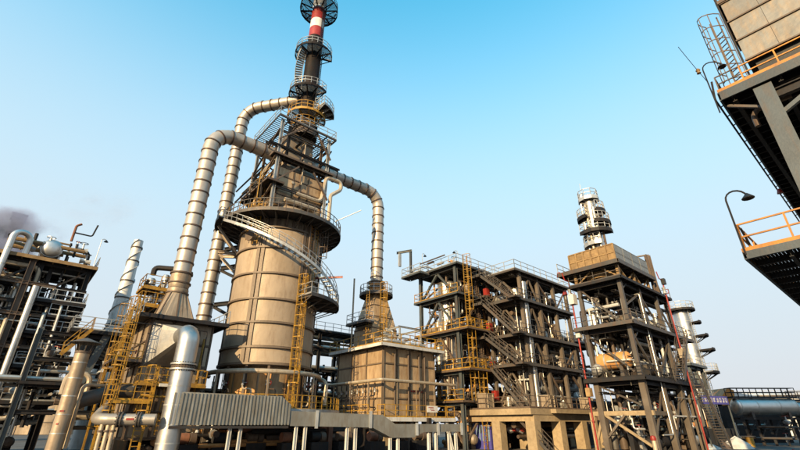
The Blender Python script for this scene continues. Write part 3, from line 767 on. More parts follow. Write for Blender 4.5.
# ================================================================== RIGHT FURNACE
FR = (-1.65, 43.5); FW, FD = 7.0, 7.85
fr = thing('furnace', 'tan panelled furnace box with a tapering hood and yellow railings, right of the reactor', 'furnace', (*G(FR, FW/2, FD/2).xy, 0))
MB().box(G(FR, FW/2, FD/2, 5.6), UV*(FW/2), VV*(FD/2), ZV*3.2).build('firebox', 'tan_panel', fr)
panel_face(fr, G(FR, 0, FD, 2.4), -VV, ZV, 3, 4, FD, 6.4, -UV, m='furnace_panel', rm='rib_paint', proud=.14, rw=.1)
panel_face(fr, G(FR, 0, 0, 2.4), UV, ZV, 4, 4, FW, 6.4, -VV, m='furnace_panel', rm='rib_paint', proud=.14, rw=.1)
for a in (1.3, 3.1, 4.6, 5.4): pipe(fr, [G(FR, a, -.25, 8.3), G(FR, a, -.25, 3.0)], .09, 'brown_steel')
slab(fr, FR, -.8, FW+.8, -.8, FD+.8, 9.0, em='white_steel', rail='yellow', eh=.3, m='galvanised')
slab(fr, FR, -.75, FW+1.6, -1.25, -.2, 2.3, em='white_steel', rail='yellow', sides='abA', eh=.35, m='deck')
slab(fr, FR, -1.7, -.2, .0, FD, 2.3, em='galvanised', rail='yellow', sides='a', eh=.3, m='deck')
pipe(fr, [G(FR,-1.0,FD+.5,5.55), G(FR,-1.0,-.95,5.55), G(FR,FW+2.2,-.95,5.55)], .15, 'cream_pipe', R=.3)
for b in (1.0, 4.0, 7.0): bar('hanger', G(FR,-1.0,b,2.3), G(FR,-1.0,b,5.5), 'box', .1, .1, 'tan_panel', fr)
for a in (1.0, 3.5, 6.0): bar('hanger', G(FR,a,-.95,2.3), G(FR,a,-.95,5.5), 'box', .07, .07, 'tan_panel', fr)
for b in [k*.95+.6 for k in range(8)]:
    pipe(fr, [G(FR,-.5,b,5.4), G(FR,-.5,b,4.2), G(FR,-.9,b+.3,4.2), G(FR,-.9,b+.3,3.2), G(FR,-.2,b+.3,3.2)], .055, random.choice(('brown_steel','dark_steel')), name='burner_pipe'); valve(fr, G(FR,-.5,b,4.7), ZV, .11, 'dark_steel')
for a in (.6, 2.5, 4.5, 6.4):
    for b in (.4, FD/2, FD-.4): bar('column', G(FR,a,b,0), G(FR,a,b,2.38), 'box', .5, .5, 'concrete', fr)
bar('brace', G(FR,FW+1.2,-1.1,0), G(FR,FW+.4,-1.1,2.0), 'i', .25, .25, 'white_steel', fr)
# hood
hc = Vector((RX[0], RX[1], 0)); h = MB()
lv = [(9.05, 1.8, 1.75), (11.6, 1.8, 1.75), (15.9, .85, .85)]
for k in range(2):
    z0, a0, b0 = lv[k]; z1, a1, b1 = lv[k+1]
    lo = [hc+UV*sx*a0+VV*sy*b0+ZV*z0 for sx, sy in ((-1,-1),(1,-1),(1,1),(-1,1))]; hi = [hc+UV*sx*a1+VV*sy*b1+ZV*z1 for sx, sy in ((-1,-1),(1,-1),(1,1),(-1,1))]
    for j in range(4): h.quad(lo[j], lo[(j+1) % 4], hi[(j+1) % 4], hi[j])
h.build('hood', 'furnace_panel', fr)
for z, w2 in ((9.3, 1.8), (11.6, 1.8), (13.0, 1.5), (14.4, 1.18)):
    for s in (-1, 1):
        bar('stiffener', hc-UV*w2+VV*s*w2*.95+ZV*z, hc+UV*w2+VV*s*w2*.95+ZV*z, 'box', .14, .14, 'brown_steel', fr); bar('stiffener', hc-VV*w2*.92+UV*s*w2+ZV*z, hc+VV*w2*.92+UV*s*w2+ZV*z, 'box', .14, .14, 'brown_steel', fr)
MB().lathe(hc, [(.95, 15.8), (.95, 16.2), (.84, 16.3), (.84, 17.6)], 24).build('neck_ring', 'orange_panel', fr, smooth=True)
for z in (16.0, 16.9, 17.5): flange(fr, hc+ZV*z, ZV, 1.08, 'brown_steel', .12)
arc_deck(fr, RX, .95, 2.0, 15.9, radians(-180), radians(180), rail='galvanised', em='grey_steel')
slab(fr, RX, -3.0, -1.85, -2.0, 1.6, 12.2, em='grey_steel', rail='galvanised', sides='abB')
ladder(fr, hc-VV*2.0-UV*.6+ZV*9.0, 15.9, -VV, m='yellow', cage=True)
ladder(fr, hc-UV*2.1-VV*1.2+ZV*9.0, 16.0, -UV, m='yellow', cage=False)
pipe(fr, [hc-UV*2.9+VV*.6+ZV*9, hc-UV*2.9+VV*.6+ZV*17.6], .1, 'cream_pipe'); 
columns(fr, FR, [3.2, 6.3], [1.2, 5.4], 9.0, 11.3, .16, 'galvanised', 'box')
for b in (1.2, 5.4): bar('beam', G(FR,3.0,b,11.38), G(FR,6.5,b,11.38), 'i', .14, .18, 'galvanised', fr)
for a in (3.2, 6.3): bar('beam', G(FR,a,1.35,11.36), G(FR,a,5.25,11.36), 'i', .14, .18, 'galvanised', fr)
clutter(fr, FR, .5, 6.5, .3, 5.5, 9.2, 10.6, 9, 21, ('cream_pipe','brown_steel','galvanised'), (.06, .14), .2)
clutter(fr, FR, .3, 6.5, .2, 5.5, .2, 2.1, 10, 22, ('brown_steel','dark_steel','orange_panel'), (.08, .2), .3)
# notice board on the deck railing
nb = thing('notice_board', 'small white notice board with faint red lines on the furnace deck railing', 'sign', G(FR, 5.3, -1.32, 2.9))
MB().box(G(FR, 5.3, -1.32, 3.1), UV*.75, VV*.015, ZV*.3).build('board', 'white_paint', nb)
for k in range(3): MB().box(G(FR, 5.1+.12*k, -1.34, 3.25-.14*k), UV*(.35-.05*k), VV*.004, ZV*.03).build('lettering_line', 'red', nb)
for k, (a, w_) in enumerate(((3.6, .12), (3.95, .14), (4.3, .1), (4.65, .16), (5.0, .1))):
    MB().box(G(FR, a, -.17, 4.75), UV*w_, VV*.003, ZV*.09).build('red_stencil_mark', 'red', fr)

# ================================================================== LEFT FURNACE
FL = (-19.2, 33.0); 
fl = thing('furnace', 'tan furnace box at left under the thick duct, hung with yellow caged ladders', 'furnace', (*G(FL, 2.2, 3).xy, 0))
LW, LD = 4.6, 6.2
MB().box(G(FL, LW/2, LD/2, 5.0), UV*(LW/2), VV*(LD/2), ZV*4.3).build('firebox', 'tan_panel', fl)
panel_face(fl, G(FL, 0, LD, .8), -VV, ZV, 3, 5, LD, 8.4, -UV, proud=.14)
panel_face(fl, G(FL, 0, 0, .8), UV, ZV, 3, 5, LW, 8.4, -VV, proud=.14)
slab(fl, FL, -1.0, LW+.9, -.9, LD+.6, 9.35, em='dark_steel', rail='galvanised', sides='aAB', eh=.3)
hc = Vector((LX[0], LX[1], 0)); h = MB()
lo = [hc+UV*sx*1.45+VV*sy*1.5+ZV*9.38 for sx, sy in ((-1,-1),(1,-1),(1,1),(-1,1))]; n_ = 24
circ = [hc+UV*cos(2*pi*k/n_+pi*1.25)*.84+VV*sin(2*pi*k/n_+pi*1.25)*.84+ZV*12.0 for k in range(n_)]
sq = []
for k in range(4):
    for j in range(6): sq.append(lo[k]+(lo[(k+1) % 4]-lo[k])*(j/6))
for k in range(n_): h.quad(sq[k], sq[(k+1) % n_], circ[(k+1) % n_], circ[k])
h.build('hood', 'tan_panel', fl)
for k in range(0, 24, 3): bar('rib', sq[k], circ[k], 'box', .1, .12, 'brown_steel', fl)
# ladders and yellow landings on its walls
slab(fl, FL, -1.9, -.25, -.6, 3.4, 6.0, em='brown_steel', rail='yellow', sides='abB', eh=.2)
slab(fl, FL, -1.5, .9, -1.3, -.2, 3.2, em='yellow', rail='yellow', sides='abA', eh=.2)
slab(fl, FL, -.2, LW-.2, -1.25, -.2, 4.4, em='yellow', rail='yellow', sides='abA', eh=.2)
ladder(fl, G(FL, -1.6, -.9, 0), 9.3, -VV, cr=.44, wd=.6, r=.03)
ladder(fl, G(FL, .6, -1.0, 0), 4.6, -VV, cr=.42, wd=.6, r=.03)
ladder(fl, G(FL, -1.3, 1.6, 0), 9.3, -UV, cr=.44, wd=.6, r=.03)
ladder(fl, G(FL, 2.0, -.5, 1), 4.4, -VV, cage=False, r=.03)
columns(fl, FL, [-1.8], [-.5, 3.3], 0, 6.0, .13, 'yellow', 'box'); columns(fl, FL, [.8, 2.6], [-1.2], 0, 4.3, .11, 'yellow', 'box')
clutter(fl, FL, -1.8, 4, -1.1, -.3, 1, 8.6, 10, 31, ('brown_steel','galvanised','yellow','dark_steel'), (.04, .09), .5)
clutter(fl, FL, .2, 4.4, -.6, 2, 0, .7, 8, 35, ('brown_steel','dark_steel'), (.08, .15), .1)
# round-topped yellow instrument gantry on the roof, left of the hood
gt = thing('gantry', 'yellow instrument gantry with silver valve heads on the left furnace roof', 'gantry', G(FL,.5,4.4,9.4))
GO = G(FL,.5,4.4).xy
columns(gt, GO, [-.9, .9], [-.9, .9], 9.4, 12.4, .12, 'yellow', 'box')
slab(gt, GO, -1.2, 1.2, -1.2, 1.2, 10.9, em='yellow', rail='yellow', eh=.2)
slab(gt, GO, -1.2, 1.2, -1.2, 1.2, 12.4, em='yellow', rail='yellow', eh=.2)
for (a, b, z, r) in ((-.5, .2, 13.2, .38), (.5, -.3, 13.6, .34), (.2, .6, 11.8, .4), (-.4, -.6, 11.5, .3)):
    MB().lathe(G(GO, a, b), [(.05, z-.7), (r*.55, z-.7), (r*.5, z-.25), (r, z-.2), (r, z+.15), (r*.7, z+.35), (.03, z+.42)], 16).build('valve_head', 'silver', gt, smooth=True)
pipe(gt, [G(GO,-.5,.2,13.9), G(GO,-.5,.2,14.6), G(GO,1.2,-.6,14.6), G(GO,2.2,-1.6,14.1)], .24, 'dark_steel'); pipe(gt, [G(GO,.5,-.3,12.8), G(GO,.5,-.3,11.5)], .18, 'silver')
clutter(gt, GO, -1.1, 1.1, -1.1, 1.1, 9.6, 13.5, 8, 33, ('yellow','silver_dull','dark_steel'), (.05, .12), .6)
# silver elbow from the furnace wall down to the ground
eb = thing('elbow_duct', 'bright silver duct with square mouth and elbow dropping in front of the left furnace', 'duct', (*G(FL, 1.8, -3.9).xy, 0))
PE = G(FL, 1.85, -3.9); zc = 7.6; h = MB()
r_ = .72; face = G(FL, 2.0, -.12, zc); mo = []
sq = []
cs = [face-UV*1.95+ZV*-1.9, face+UV*1.5+ZV*-1.9, face+UV*1.5+ZV*1.3, face-UV*1.95+ZV*1.3]
for k in range(4):
    for j in range(6): sq.append(cs[k]+(cs[(k+1) % 4]-cs[k])*(j/6))
c1 = G(FL, 1.85, -2.3, zc+.1); circ = [c1+UV*cos(2*pi*k/24+pi*1.25)*r_+ZV*sin(2*pi*k/24+pi*1.25)*r_ for k in range(24)]
for k in range(24): h.quad(sq[k], sq[(k+1) % 24], circ[(k+1) % 24], circ[k])
h.build('square_to_round_mouth', 'silver_dull', eb, smooth=True, sharp=50)
path = fillet([c1, Vector((PE.x, PE.y, zc+.1)), Vector((PE.x, PE.y, 0))], 1.25, 12)
MB().tube(path, r_, 32, caps=False).build('elbow', 'silver', eb, smooth=True)
for z in (5.55, 5.2): flange(eb, (PE.x, PE.y, z), ZV, r_+.14, 'silver_dull', .1, bolts=28)
MB().ring(Vector((PE.x, PE.y, 0)), r_, r_+.06, 5.24, 5.52, 32).build('gasket_band', 'brown_steel', eb)
for z in (4.1, 2.9, 1.7, .6): MB().ring(Vector((PE.x, PE.y, 0)), r_-.02, r_+.012, z-.04, z+.04, 32).build('cladding_band', 'silver_dull', eb, smooth=True)
MB().box(G(FL, 1.1, -2.9, 4.2), UV*.28, VV*.12, ZV*.1).build('bracket_plate', 'white_steel', eb)

# horizontal cold pipe with flanges running left from the silver duct
hp = thing('flanged_pipe', 'fat grey flanged pipe at eye level running left from the silver duct', 'pipe', (-20.3, 28.6, 0))
Q0 = Vector((PE.x-.5, PE.y-1.2, 2.0)); Q1 = Vector((-18.7, 29.2, 2.0))
dd = (Q1-Q0).normalized()
MB().tube(fillet([Q0, Q1, Q1+Vector((-1.1,1.2,.1)), Q1+Vector((-1.6,3.2,1.2))], .8, 8), .34, 20).build('pipe_body', 'duct_paint', hp, smooth=True)
for t in (.28, .33, .62, .68): flange(hp, Q0+(Q1-Q0)*t, dd, .46, 'grey_steel', .08, bolts=12)
for t in (.74, .84, .95): 
    p = Q0+(Q1-Q0)*t; MB().tube([p+ZV*-.2, Vector((p.x, p.y, 0))], .12, 12).build('drop_leg', 'cream_pipe', hp, smooth=True); flange(hp, (p.x, p.y, 1.35), ZV, .2, 'brown_steel', .1)
MB().box(Q0+(Q1-Q0)*.45+Vector((.1,-.35,.02)), dd*.22, Vector((0,.004,0)), ZV*.06).build('red_stencil_mark', 'red', hp)

# ================================================================== CLAD DUCT in front of the reactor
cd = thing('clad_duct', 'ribbed grey metal clad duct on white legs running in front of the reactor', 'duct', (-8, 35, 0))
A0 = Vector((-15.4, 31.0, 0)); B0 = Vector((5.3, 41.6, 0)); du = (B0-A0).normalized(); dn = Vector((du.y, -du.x, 0)); LT = (B0-A0).length
def on(s, n=0, z=0): return A0+du*s+dn*n+ZV*z
s1 = 8.0; 
MB().prism([on(0,.5,1.68), on(s1,.5,1.72), on(s1,.5,3.0), on(s1-.75,.5,3.6), on(0,.5,3.72)], -dn*1.5).build('duct_core', 'zinc_sheet', cd)
me = None; k = 0; s = .12
while s < s1-.1:
    top = 3.66-.07*s/s1*1.0 if s < s1-.8 else 3.6-(s-(s1-.8))*.75
    bar('cladding_rib', on(s,.53,1.68), on(s,.53,top), 'box', .11, .1, 'zinc_sheet', cd, up=dn); s += .235
s2, s3, s4 = 14.6, 16.3, 19.3
MB().prism([on(s1+.02,.5,1.62), on(s2,.5,1.5), on(s3,.5,.75), on(s3+2.0,.5,.75), on(s4,.5,1.15), on(LT,.5,1.15), on(LT,.5,1.75), on(s3+.3,.5,1.75), on(s2+.9,.5,2.42), on(s1+.02,.5,2.62)], -dn*1.3).build('flat_duct', 'zinc_sheet', cd)
for s in (s1+2.0, s1+6.4, 18.6, LT-2.6, LT-.2): bar('flange_band', on(s,.56,1.45 if s < 16 else .9), on(s,.56,2.68 if s < 16 else 1.85), 'box', .22, .1, 'galvanised', cd, up=dn)
slab(cd, A0.xy, 0, .01, 0, .01, 0.2, joists=False) if False else None
MB().box(on(4, .56, 1.55), du*3.9, dn*.06, ZV*.08).build('sill_beam', 'dark_steel', cd)
for s in (4.3, 8.9, 12.9, 16.6, 20.2, 22.2):
    zt = 1.66 if s < 13.5 else (.74 if s < 19 else 1.12)
    for off in (-.35, .35): bar('leg', on(s+off,.3,0), on(s+off,.3,zt-.02), 'i', .2, .2, 'white_steel', cd)

# dark skids, piping and wall added to darken the shade under the clad duct
sk = thing('pump_skid', 'dark pump skids and pipes added to fill the shade below the clad duct', 'pumps', (-8, 39, 0))
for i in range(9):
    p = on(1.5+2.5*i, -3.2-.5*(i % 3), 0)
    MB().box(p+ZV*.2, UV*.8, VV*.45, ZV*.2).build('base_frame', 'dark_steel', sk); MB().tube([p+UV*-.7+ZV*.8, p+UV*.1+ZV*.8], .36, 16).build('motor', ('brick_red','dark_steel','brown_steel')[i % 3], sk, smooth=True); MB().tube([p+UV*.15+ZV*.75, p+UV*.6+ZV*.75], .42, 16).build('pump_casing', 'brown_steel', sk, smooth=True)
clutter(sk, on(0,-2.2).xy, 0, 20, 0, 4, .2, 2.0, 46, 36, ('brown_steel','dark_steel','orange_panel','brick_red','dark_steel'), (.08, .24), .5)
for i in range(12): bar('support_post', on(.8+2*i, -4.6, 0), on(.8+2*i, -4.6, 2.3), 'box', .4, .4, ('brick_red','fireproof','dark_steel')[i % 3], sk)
MB().box(on(10.5,-6.5,1.0), du*11.5, dn*.12, ZV*1.0).build('dark_backing_wall', 'dark_steel', sk)  # dark wall added to close off the bright ground under the duct

# ================================================================== MIDDLE LEFT FRAME (blue-grey steel)
ML = (6.6, 48.0)
ml = thing('process_structure', 'blue-grey steel process frame with yellow ladders beside the right furnace', 'steel frame', (*G(ML, 4, 3).xy, 0))
ZL = [4.0, 7.1, 11.4, 15.6, 19.2]
MA = [.2, 4.0, 8.0, 11.6]; MBs = [.2, 6.2]
columns(ml, ML, MA[:1], MBs, 0, 19.2, .38, 'blue_steel', 'i'); columns(ml, ML, MA[1:], MBs, 0, 19.2, .36, 'brown_steel', 'i')
girders(ml, ML, MA, MBs, [z-.34 for z in ZL], .2, .24, 'blue_steel')
for i, z in enumerate(ZL):
    slab(ml, ML, -.3, 12.0, -.4 if i < 4 else -.5, 6.9, z, em='blue_steel' if i > 2 else 'brown_steel', rail='galvanised' if i == 4 else 'yellow', sides='abAB' if i == 4 else 'aB', m='deck')
ZZ = [0]+ZL
for i in range(len(ZZ)-1):
    lo, hi = ZZ[i]+.05, ZZ[i+1]-.6; m_ = 'blue_steel' if i > 2 else 'brown_steel'
    brace(ml, ML, (.2, 6.1, lo), (.2, 3.3, hi), m_, .22); brace(ml, ML, (.2, .4, lo), (.2, 3.1, hi), m_, .22)
    brace(ml, ML, (.4, .2, lo), (3.9, .2, hi), 'brown_steel', .18); brace(ml, ML, (4.2, .2, hi), (7.8, .2, lo), 'brown_steel', .18)
    brace(ml, ML, (.4, 6.2, lo), (3.9, 6.2, hi), 'brown_steel', .18)
    deck_gear(ml, ML, .6, 11, .4, 5.8, (ZL[i-1] if i else GZ)+.01, 20, 220+i, ('brown_steel','orange_panel','silver_dull','dark_steel','tan_panel'))
    bar('cable_tray', G(ML,.3,.8,hi+.1), G(ML,11.8,.8,hi+.1), 'chan', .5, .14, 'dark_steel', ml)
# lifting davit and oval deck on the top
slab(ml, ML, -1.8, -.35, 4.2, 7.6, 18.9, em='blue_steel', rail='galvanised', sides='abB')
bar('davit_post', G(ML,-.6,7.2,18.9), G(ML,-.6,7.2,22.9), 'i', .26, .26, 'blue_steel', ml); bar('davit_arm', G(ML,-.6,7.0,22.8), G(ML,-1.5,9.0,22.8), 'i', .22, .3, 'blue_steel', ml)
bar('hoist_block', G(ML,-1.3,8.6,22.6), G(ML,-1.3,8.6,20.8), 'box', .25, .35, 'galvanised', ml)
ladder(ml, G(ML, .9, -.75, 4.0), 11.4, -VV, cr=.42, wd=.6, r=.026); ladder(ml, G(ML, .9, -.75, 11.4), 19.2, -VV, cr=.42, wd=.6, r=.026)
ladder(ml, G(ML, 2.3, -.75, 0), 7.1, -VV, cr=.42, wd=.55, r=.026)
slab(ml, ML, -.3, 3.4, -1.6, -.45, 11.4, em='brown_steel', rail='yellow', sides='abA', joists=False, eh=.2); slab(ml, ML, -.3, 3.4, -1.6, -.45, 7.1, em='brown_steel', rail='yellow', sides='abA', joists=False, eh=.2)
clutter(ml, ML, .6, 3.0, .5, 6, 11.6, 18.5, 14, 41, ('cream_pipe','brown_steel','galvanised','orange_panel'), (.06, .14), .6)
clutter(ml, ML, .5, 11, .5, 6, 4.2, 18.8, 56, 42, ('brown_steel','dark_steel','orange_panel','silver_dull'), (.06, .2), .6)
clutter(ml, ML, -1.4, 5, .2, 6.6, 19.3, 20.6, 12, 43, ('silver_dull','galvanised','orange_panel','brown_steel'), (.07, .18), .25)
clutter(ml, ML, .5, 8, -.2, 6, .2, 3.6, 14, 44, ('brown_steel','dark_steel','orange_panel'), (.1, .25), .5)
for (k, (a, b, r, lab)) in enumerate(((2.0, 3.3, 1.2, 'wide silver clad column inside the blue-grey frame, seen through its decks'), (6.6, 3.0, 1.0, 'silver clad column deeper inside the blue-grey frame, behind the ladder'))):
    t = thing('process_column', lab, 'vessel', G(ML, a, b, 0)); p = G(ML, a, b)
    vessel(t, p.x, p.y, 4.6, 17.6, r, seams=1.6); pipe(t, [p+ZV*18.0, p+ZV*19.0, p+UV*2+ZV*19.0], .2, 'silver_dull')
for (z, k) in ((4.0, 'lower'), (7.1, 'middle'), (11.4, 'upper'), (15.6, 'top')):
    p = G(ML, 4.4, -.9, z); t = thing('fire_box', f'red fire hose box by the ladder on the {k} deck of the blue-grey frame', 'fire box', p, 'red fire boxes on the decks')
    MB().box(p+ZV*.6, UV*.3, VV*.25, ZV*.5).build('cabinet', 'red', t); MB().box(p+ZV*.6-VV*.27, UV*.22, VV*.02, ZV*.4).build('door', 'red', t)
    slab(ml, ML, 3.4, 4.9, -1.4, -.45, z, em='brown_steel', joists=False, eh=.18)
goosenecks('deck_lamp', 'thin floodlight pole on the top deck of the blue-grey frame', G(ML, 3.5, 2.5, 19.2), 3.0, UV*-.5+VV*.2, 'galvanised')
goosenecks('deck_lamp', 'thin floodlight pole beside the davit on the blue-grey frame', G(ML, -.2, 5.4, 19.2), 2.6, UV*.5, 'galvanised')

# ================================================================== MIDDLE RIGHT FRAME (brown steel on a concrete table)
MR = (13.1, 46.0)
RT = (20.6, 38.0)
mr = thing('process_structure', 'brown steel process frame with zigzag stair standing on a concrete table', 'steel frame', (*G(MR, 6, 3).xy, 0))
ZM = [3.2, 7.5, 10.6, 14.5, 17.9]
CA = [1.4, 5.0, 8.5, 11.6]; CB = [.5, 5.1]
columns(mr, MR, CA, CB, 3.25, 17.8, .36, 'fireproof', 'box')
girders(mr, MR, CA, CB, [z-.34 for z in ZM[1:]], .18, .24, 'brown_steel')
for i, z in enumerate(ZM[1:]):
    top = i == 3
    slab(mr, MR, 0, 12.1, 0, 5.6, z, em='grey_steel', rail='galvanised' if top else 'grey_steel', sides='abA' if not top else 'abAB', eh=.22)
for i in range(4):
    lo, hi = ZM[i]+.1, ZM[i+1]-.6
    brace(mr, MR, (1.5, .5, lo), (3.2, .5, hi), 'fireproof', .17)
    brace(mr, MR, (4.9, .5, lo), (3.3, .5, hi), 'fireproof', .17)
    if i != 1: brace(mr, MR, (5.2, .5, hi), (8.3, .5, lo), 'brown_steel', .15)
    if i in (1, 3): brace(mr, MR, (8.7, .5, lo), (11.4, .5, hi), 'brown_steel', .15)
    elif i == 0: brace(mr, MR, (11.4, .5, hi-1.2), (10.0, .5, hi), 'brown_steel', .2)
    brace(mr, MR, (1.4, 5.1, lo), (4.9, 5.1, hi), 'brown_steel', .18); brace(mr, MR, (8.4, 5.1, lo), (5.1, 5.1, hi), 'brown_steel', .18)
    deck_gear(mr, MR, 1.8, 11.4, 1.0, 4.8, ZM[i]+.01, 22, 200+i)
    bar('cable_tray', G(MR,.3,.9,hi+.1), G(MR,11.8,.9,hi+.1), 'chan', .5, .14, 'dark_steel', mr); bar('cable_tray', G(MR,.3,4.4,hi-.1), G(MR,11.8,4.4,hi-.1), 'chan', .6, .16, 'dark_steel', mr)
    brace(mr, MR, (1.4, .7, lo), (1.4, 2.8, hi), 'fireproof', .18); brace(mr, MR, (1.4, 4.9, lo), (1.4, 2.9, hi), 'fireproof', .18)
    stair(mr, G(MR, -.55 if i else -.2, .5, ZM[i]+(.05)), G(MR, -.55 if i else -.2, 4.3, ZM[i+1]-.05), UV, .8, 'grey_steel')
    slab(mr, MR, -1.1, -.06, -.4, .5, ZM[i+1] if i < 3 else ZM[4], em='grey_steel', joists=False, eh=.2) if i < 3 else None
    slab(mr, MR, -1.1, -.06, 4.25, 5.6, ZM[i+1], em='grey_steel', joists=False, eh=.2, rail='grey_steel', sides='aB')
stair(mr, G(MR, -1.0, -1.6, 0), G(MR, -1.0, 1.6, 3.1), UV, .85, 'grey_steel')
clutter(mr, MR, 1.6, 11.4, 1.0, 5, 3.4, 17.2, 70, 51, ('silver_dull','brown_steel','brown_steel','cream_pipe','dark_steel'), (.06, .2), .55)
clutter(mr, MR, 1.6, 11.4, .6, 3, 3.4, 9, 16, 52, ('silver_dull','brown_steel','white_steel'), (.06, .16), .5)
for i in range(3):
    for k in range(3):
        a = 2.4+k*3+i*.5; z = ZM[i]+.05; p = G(MR, a, 1.2, z)
        if i == 0 and k == 0: continue
        MB().lathe(p, [(.05,0),(.35,0),(.35,.9),(.28,1.05),(.05,1.1)], 14).build('pump_body', random.choice(('silver_dull','galvanised','cream_pipe')), mr, smooth=True)
# concrete table
ct = thing('concrete_table', 'ochre concrete portal table carrying the brown steel frame', 'concrete table', (*G(MR, 6, 3).xy, 0))
MB().box(G(MR, 5.4, 3.6, 2.86), UV*7.6, VV*4.9, ZV*.27).build('top_slab', 'concrete', ct)
MB().box(G(MR, 7.2, -1.55, 2.93), UV*5.9, VV*.35, ZV*.2).build('edge_ledge', 'concrete', ct)
for a in (-1.3, 3.2, 7.6, 11.8):
    for b in (-.8, 3.2, 7.6):
        if a == -1.3 and b == 3.2: pass
        MB().box(G(MR, a, b, 1.0), UV*.5, VV*.5, ZV*1.02).build('pier', 'concrete', ct)
for b in (-.8, 3.2, 7.6): MB().box(G(MR, 5.3, b, 2.3), UV*7.0, VV*.44, ZV*.3).build('table_beam', 'concrete', ct)
for a in (-1.3, 3.2, 7.6, 11.8): MB().box(G(MR, a, 3.4, 2.29), UV*.42, VV*4.3, ZV*.29).build('table_beam', 'concrete', ct)
railing(ct, [G(MR,-2.1,8.2,3.14), G(MR,-2.1,-1.2,3.14), G(MR,12.8,-1.2,3.14)], 'brown_steel', gap=1.0)
clutter(ct, MR, -1, 12, 0, 7, .3, 1.9, 16, 53, ('dark_steel','cream_pipe','red','brown_steel'), (.1, .24), .4)
for (a, b, s, lab) in ((-1.3, 4.6, .75, 'ochre equipment crate on the concrete table behind the stair'), (2.3, -.5, .62, 'ochre equipment crate at the corner of the concrete table'), (10.6, -.4, .65, 'ochre equipment crate near the red pole on the concrete table')):
    t = thing('equipment_crate', lab, 'crate', G(MR, a, b, 3.14), 'crates on the concrete table')
    MB().box(G(MR, a, b, 3.15+s), UV*s*.9, VV*s*.8, ZV*s).build('box_body', 'tan_panel', t)
    for k in (-.6, .6): bar('batten', G(MR, a+k*s, b-s*.83, 3.18), G(MR, a+k*s, b-s*.83, 3.12+2*s), 'box', .1, .06, 'cream_pipe', t)
    MB().box(G(MR, a, b, 3.18+2*s), UV*s*.98, VV*s*.88, ZV*.03).build('lid', 'cream_pipe', t)
for (a, b, z0, z1, r, lab) in ((4.0, 2.9, 4.2, 16.6, 1.15, 'broad silver column at the front of the brown frame'), (7.3, 3.0, 4.2, 16.0, 1.05, 'second silver column inside the brown frame'), (10.1, 3.0, 4.2, 15.2, .95, 'silver column at the far right end inside the brown frame')):
    p = G(MR, a, b); t = thing('process_column', lab, 'vessel', p); vessel(t, p.x, p.y, z0, z1, r, seams=1.5)
p = G(MR, 2.1, .55); t = thing('riser_pipe', 'narrow shining silver riser at the front corner of the brown frame', 'pipe', G(MR, 2.1, .55, 3.2))
MB().tube([p+ZV*3.3, p+ZV*16.8], .36, 20).build('pipe_body', 'silver', t, smooth=True)
for z in (4.6, 7.2, 9.8, 12.6, 15.4): MB().ring(p, .35, .39, z-.05, z+.05, 20).build('cladding_band', 'silver_dull', t)
t = thing('safety_sign', 'small white safety sign with a dark figure at the foot of the stair', 'sign', G(MR,-1.0,-1.75,.9)); MB().box(G(MR,-.5,-.9,1.62), UV*.16, VV*.012, ZV*.26).build('plate', 'white_paint', t)
MB().box(G(MR,-.5,-.92,1.60), UV*.05, VV*.004, ZV*.1).build('printed_figure', 'black', t); MB().box(G(MR,-.5,-.92,1.76), UV*.045, VV*.004, ZV*.04).build('printed_figure', 'black', t)
t = thing('blue_cabinet', 'dark blue slatted cabinet in the shade under the concrete table', 'cabinet', G(MR,-.6,5.8,0)); MB().box(G(MR,-.3,5.9,1.0), UV*.5, VV*1.2, ZV*1.0).build('cabinet_body', 'sign_blue', t)
for k in range(6): bar('slat', G(MR,-.84,4.9+.4*k,.15), G(MR,-.84,4.9+.4*k,1.85), 'box', .16, .06, 'blue_sheet', t)
# red and white banded poles
def banded_pole(label, x, y, z0, z1, boxes, r=.075, frame=False):
    t = thing('hydrant_riser', label, 'riser', (x, y, z0))
    c = Vector((x, y, 0)); z = z0; k = 0
    MB().tube([c+ZV*z0, c+ZV*z1], r, 12).build('riser_pipe', 'red', t, smooth=True)
    for (zz, m_, s) in boxes:
        MB().box(c+ZV*zz-VV*.1, UV*s*.45, VV*s*.35, ZV*s*.62).build('junction_box', m_, t)
    for zz in (z0+2, (z0+z1)/2, z1-1.5): flange(t, (x, y, zz), ZV, r*1.7, 'red', .1)
    pipe(t, [c+ZV*(z1-.1), c+ZV*(z1+.2), c+ZV*(z1+.2)-UV*.8, c+ZV*(z1+.9)-UV*1.1], r*.7, 'red'); valve(t, c+ZV*(z1-1)-UV*.2, ZV, .2, 'red')
banded_pole('bright red riser pipe with white boxes between the brown frame and the dark tower', 17.35, 42.0, 0, 14.8, ((13.1, 'white_paint', .8), (9.7, 'white_paint', .6), (4.4, 'ochre_board', .6)))
banded_pole('red riser pipe with one pale box on the right side of the dark tower', *G(RT, 8.9, -.75).xy, 0, 15.4, ((8.0, 'cream_pipe', .8), (15.4, 'black', .5)), .07)
for (p, lab) in ((Vector((17.3, 44.1, 16.2)), 'red alarm horn on the left end of the tower roof deck'), (Vector((18.6, 46.6, 14.9)), 'red alarm horn at the junction of the brown frame and the tower')):
    t = thing('alarm_horn', lab, 'alarm', p); MB().tube([p, p+ZV*.5], .28, 12, r1=.18).build('horn', 'red', t, smooth=True); MB().tube([p-ZV*.5, p], .04, 6).build('post', 'white_steel', t)

# ================================================================== RIGHT TOWER

